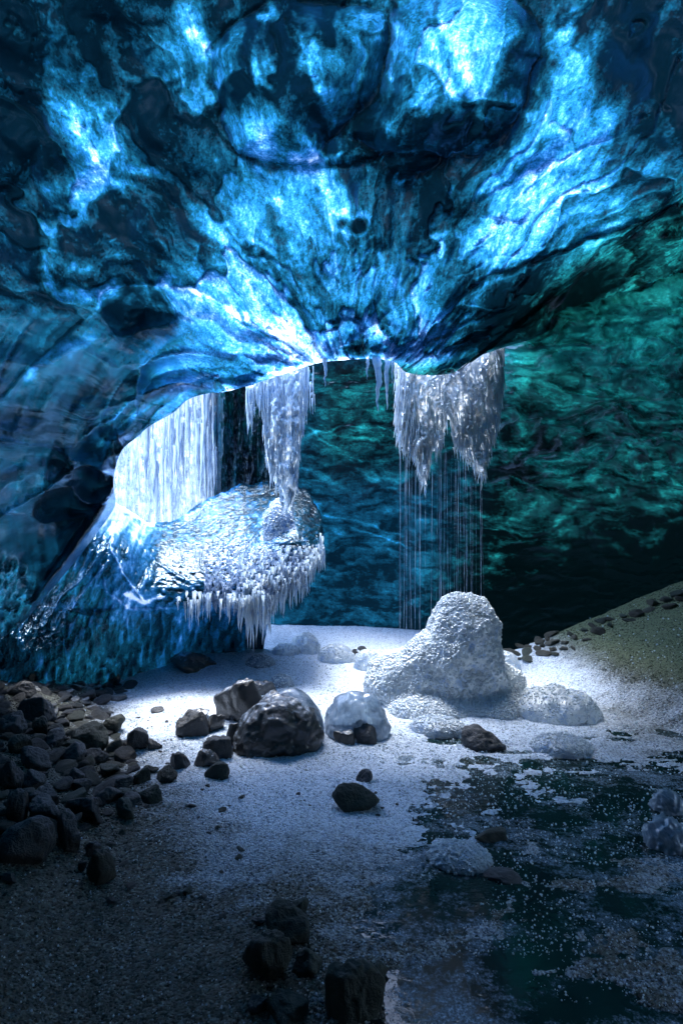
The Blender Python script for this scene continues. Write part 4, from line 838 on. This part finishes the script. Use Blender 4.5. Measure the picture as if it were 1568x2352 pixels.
BL = ['tilted slab-like stone high in the left pile','squat tan stone just below the tilted slab','dark stone cut by the left edge above the tan one','smooth tan stone near the left edge','broad green-grey boulder in the right half of the pile','wedge shaped greenish stone behind the broad boulder',
      'upright dark stone standing at the right rim of the pile','small tan stone left of the upright dark stone','small dark stone right of the upright one','wide dark stone in the middle left of the pile','long stone below the broad green-grey boulder','tall dark stone cut by the left edge in mid pile','low wide dark stone right of the tall cut one',
      'rounded stone in the centre of the pile','dark blunt stone below the rounded central one','low oval green stone at the centre right','greenish angular stone at the lower right rim','little green stone between two angular ones at the rim','sharp greenish wedge furthest right on the rim','flat stone left of the angular rim stone','narrow green block in the lower rim row',
      'flat topped dark green block at the lower right corner of the pile','thin flat stone lying on the lower rim','oval green stone lowest on the right rim','ridged stone above the long dark slab','longest dark slab at the lower rim','big dark hollowed stone cut by the left edge low in the pile','rough stone behind the big hollowed one','jagged dark stone between the long slab and the left edge',
      'bluish cube-like boulder alone at the bottom of the pile','largest dark boulder in the lower left corner of the pile','small dark stone below the cube-like boulder','brownish green ridged stone furthest toward the viewer below the pile','tiny black stone left of the ridged brownish one','black flake by the left edge below the largest boulder',
      'glazed pebble on top of the pile end beside the slush','grey stone left of the long central stone','paler tan stone above the grey one','flat grey stone under the broad boulder','flat stone at the top left of the pile','brown lump in the ice at the far left foot of the wall']
for i, ((px, py, wd, ht, mt), lb) in enumerate(zip(BIG, BL)):
    stone(px, py, wd*.92, ht*.88, lb, mt, 200+i, group=G2, sub=4, rough=.06)
# smaller stones: copies of a few shapes
BASE = {}
for mt in ('rock', 'wet', 'iced', 'moss', 'tan'):
    for k in range(5):
        P, F, f = stone_mesh(300+k+len(mt)*9, 3, 12, .58, .05, .08); me_o = mesh('pebble', P, F, M[mt]); BASE[(mt, k)] = me_o
used = set()
def small(x, y, z, r, mt, label, group, rng, name='pebble'):
    k = rng.randint(5); src = BASE[(mt, k)]
    if (mt, k) in used: o = src.copy(); C.objects.link(o)
    else: o = src; used.add((mt, k))
    o.location = (x, y, z+r*.12); o.scale = (r, r*rng.uniform(.7, 1), r*rng.uniform(.7, 1.05)); o.rotation_euler = (rng.uniform(-.35, .35), rng.uniform(-.35, .35), rng.uniform(0, 6.28))
    return tag(o, label, 'pebble', group)
rng = np.random.RandomState(33); placed = []
def scatter(n, poly, rr, mts, label, group, tries=6000, gap=.75):
    got = 0; b = np.array(poly, float); mn, mx = b.min(0), b.max(0)
    for _ in range(tries):
        if got >= n: break
        px, py = rng.uniform(mn[0], mx[0]), mn[1]+(mx[1]-mn[1])*rng.rand()
        if not in_poly(np.array([px]), np.array([py]), poly)[0]: continue
        x, y, z = on_floor(px, py); r = rng.uniform(rr[0], rr[1])
        if any((x-a)**2+(y-c)**2 < (gap*(r+d_))**2 for a, c, d_ in placed): continue
        placed.append((x, y, r)); small(x, y, z, r, mts[rng.randint(len(mts))], label, group, rng); got += 1
for o in list(C.objects):
    if o.name.startswith('stone'): placed.append((o.location.x, o.location.y, max(o.dimensions.x, .02)*.33))
PILE = [(-20,1575),(60,1580),(180,1572),(290,1580),(262,1640),(330,1740),(300,1800),(320,1840),(200,1900),(100,1960),(-20,1960)]
scatter(60, [(-20,1572),(240,1560),(300,1575),(270,1610),(240,1650),(120,1640),(-20,1640)], (.03, .075), ['rock', 'wet', 'rock', 'iced'], 'small bluish-lit stone in the upper strip of the left pile near the ice wall', 'small stones at the top of the left pile', gap=.6)
scatter(95, [(-20,1640),(250,1640),(330,1740),(300,1800),(320,1840),(200,1900),(100,1960),(-20,1960)], (.025, .07), ['rock', 'tan', 'moss', 'rock', 'wet'], 'small dark stone wedged between larger ones in the body of the left pile', 'small stones filling the left pile', gap=.6)
scatter(26, [(270,1640),(420,1640),(470,1700),(560,1800),(400,1830),(360,1760)], (.006, .018), ['wet', 'rock'], 'dark chip of gravel on the slush between the pile and the iced boulders', 'gravel chips on the slush')
scatter(34, [(260,1860),(560,1830),(640,1960),(560,2120),(300,2100),(120,2020)], (.006, .022), ['wet', 'rock', 'moss'], 'small dark chip of stone in the dim gravel in front of the left pile', 'stone chips in the dim gravel')
scatter(16, [(560,1830),(1000,1780),(960,1900),(620,1920)], (.005, .012), ['wet', 'rock'], 'tiny black pebble on the grey slush around the domed green stone', 'tiny pebbles on the middle slush')
scatter(40, [(1160,1500),(1185,1478),(1330,1440),(1568,1366),(1568,1385),(1400,1450),(1300,1500),(1190,1535)], (.03, .075), ['tan', 'moss', 'tan'], 'olive pebble along the crest of the sand bank at the right', 'pebbles along the crest of the sand bank', gap=.7)
scatter(14, [(780,1500),(830,1490),(830,1500),(790,1512)], (.02, .05), ['wet', 'rock'], 'dark pebble behind the slush left of the mound', 'dark pebbles at the back edge', gap=.6)
for k_, o in BASE.items():
    if k_ not in used: bpy.data.objects.remove(o)

# clear ice lump over the black stone, left foot of the mound
lump(822, 1700, 150, 108, 'clear glassy ice lump frozen over a black stone at the left foot of the mound', 0, 'glaze', seed=30, noise=.06, dy=.55)

# ------------------------------------------------------------------ loose ice grains on the floor (nobody could count them)
rng = np.random.RandomState(44); n = 42000
y = 1/rng.uniform(1/5.2, 1/1.15, n); x = rng.uniform(-.62, .62, n)*y
px = 784+x/y/K; py = 1176+EYE/y/K
cov = snow_cov(px, py); keep = rng.rand(n) < np.clip(cov*1.15-.05, .04, 1); x, y = x[keep], y[keep]; n = len(x)
z = floor_z(x, y); k_ = z > WATER_Z-.012; x, y, z = x[k_], y[k_], np.maximum(z[k_], WATER_Z); n = len(x)
r = (.0016+.0042*rng.rand(n)**3)*np.clip(y/2.5, .7, 1.5); Vb, Fb = ICO[0]
V = np.stack([x, y, z+r*.5], -1)[:, None]+Vb[None]*r[:, None, None]*(1+.4*rng.uniform(-1, 1, (n, 12, 3)))
F = (Fb[None]+(np.arange(n)*12)[:, None, None]).reshape(-1, 3)
tag(mesh('ice_grains', V.reshape(-1, 3), F, M['bead'], smooth=False), 'loose glittering ice grains strewn over the slush', 'ice grains', kind='stuff')
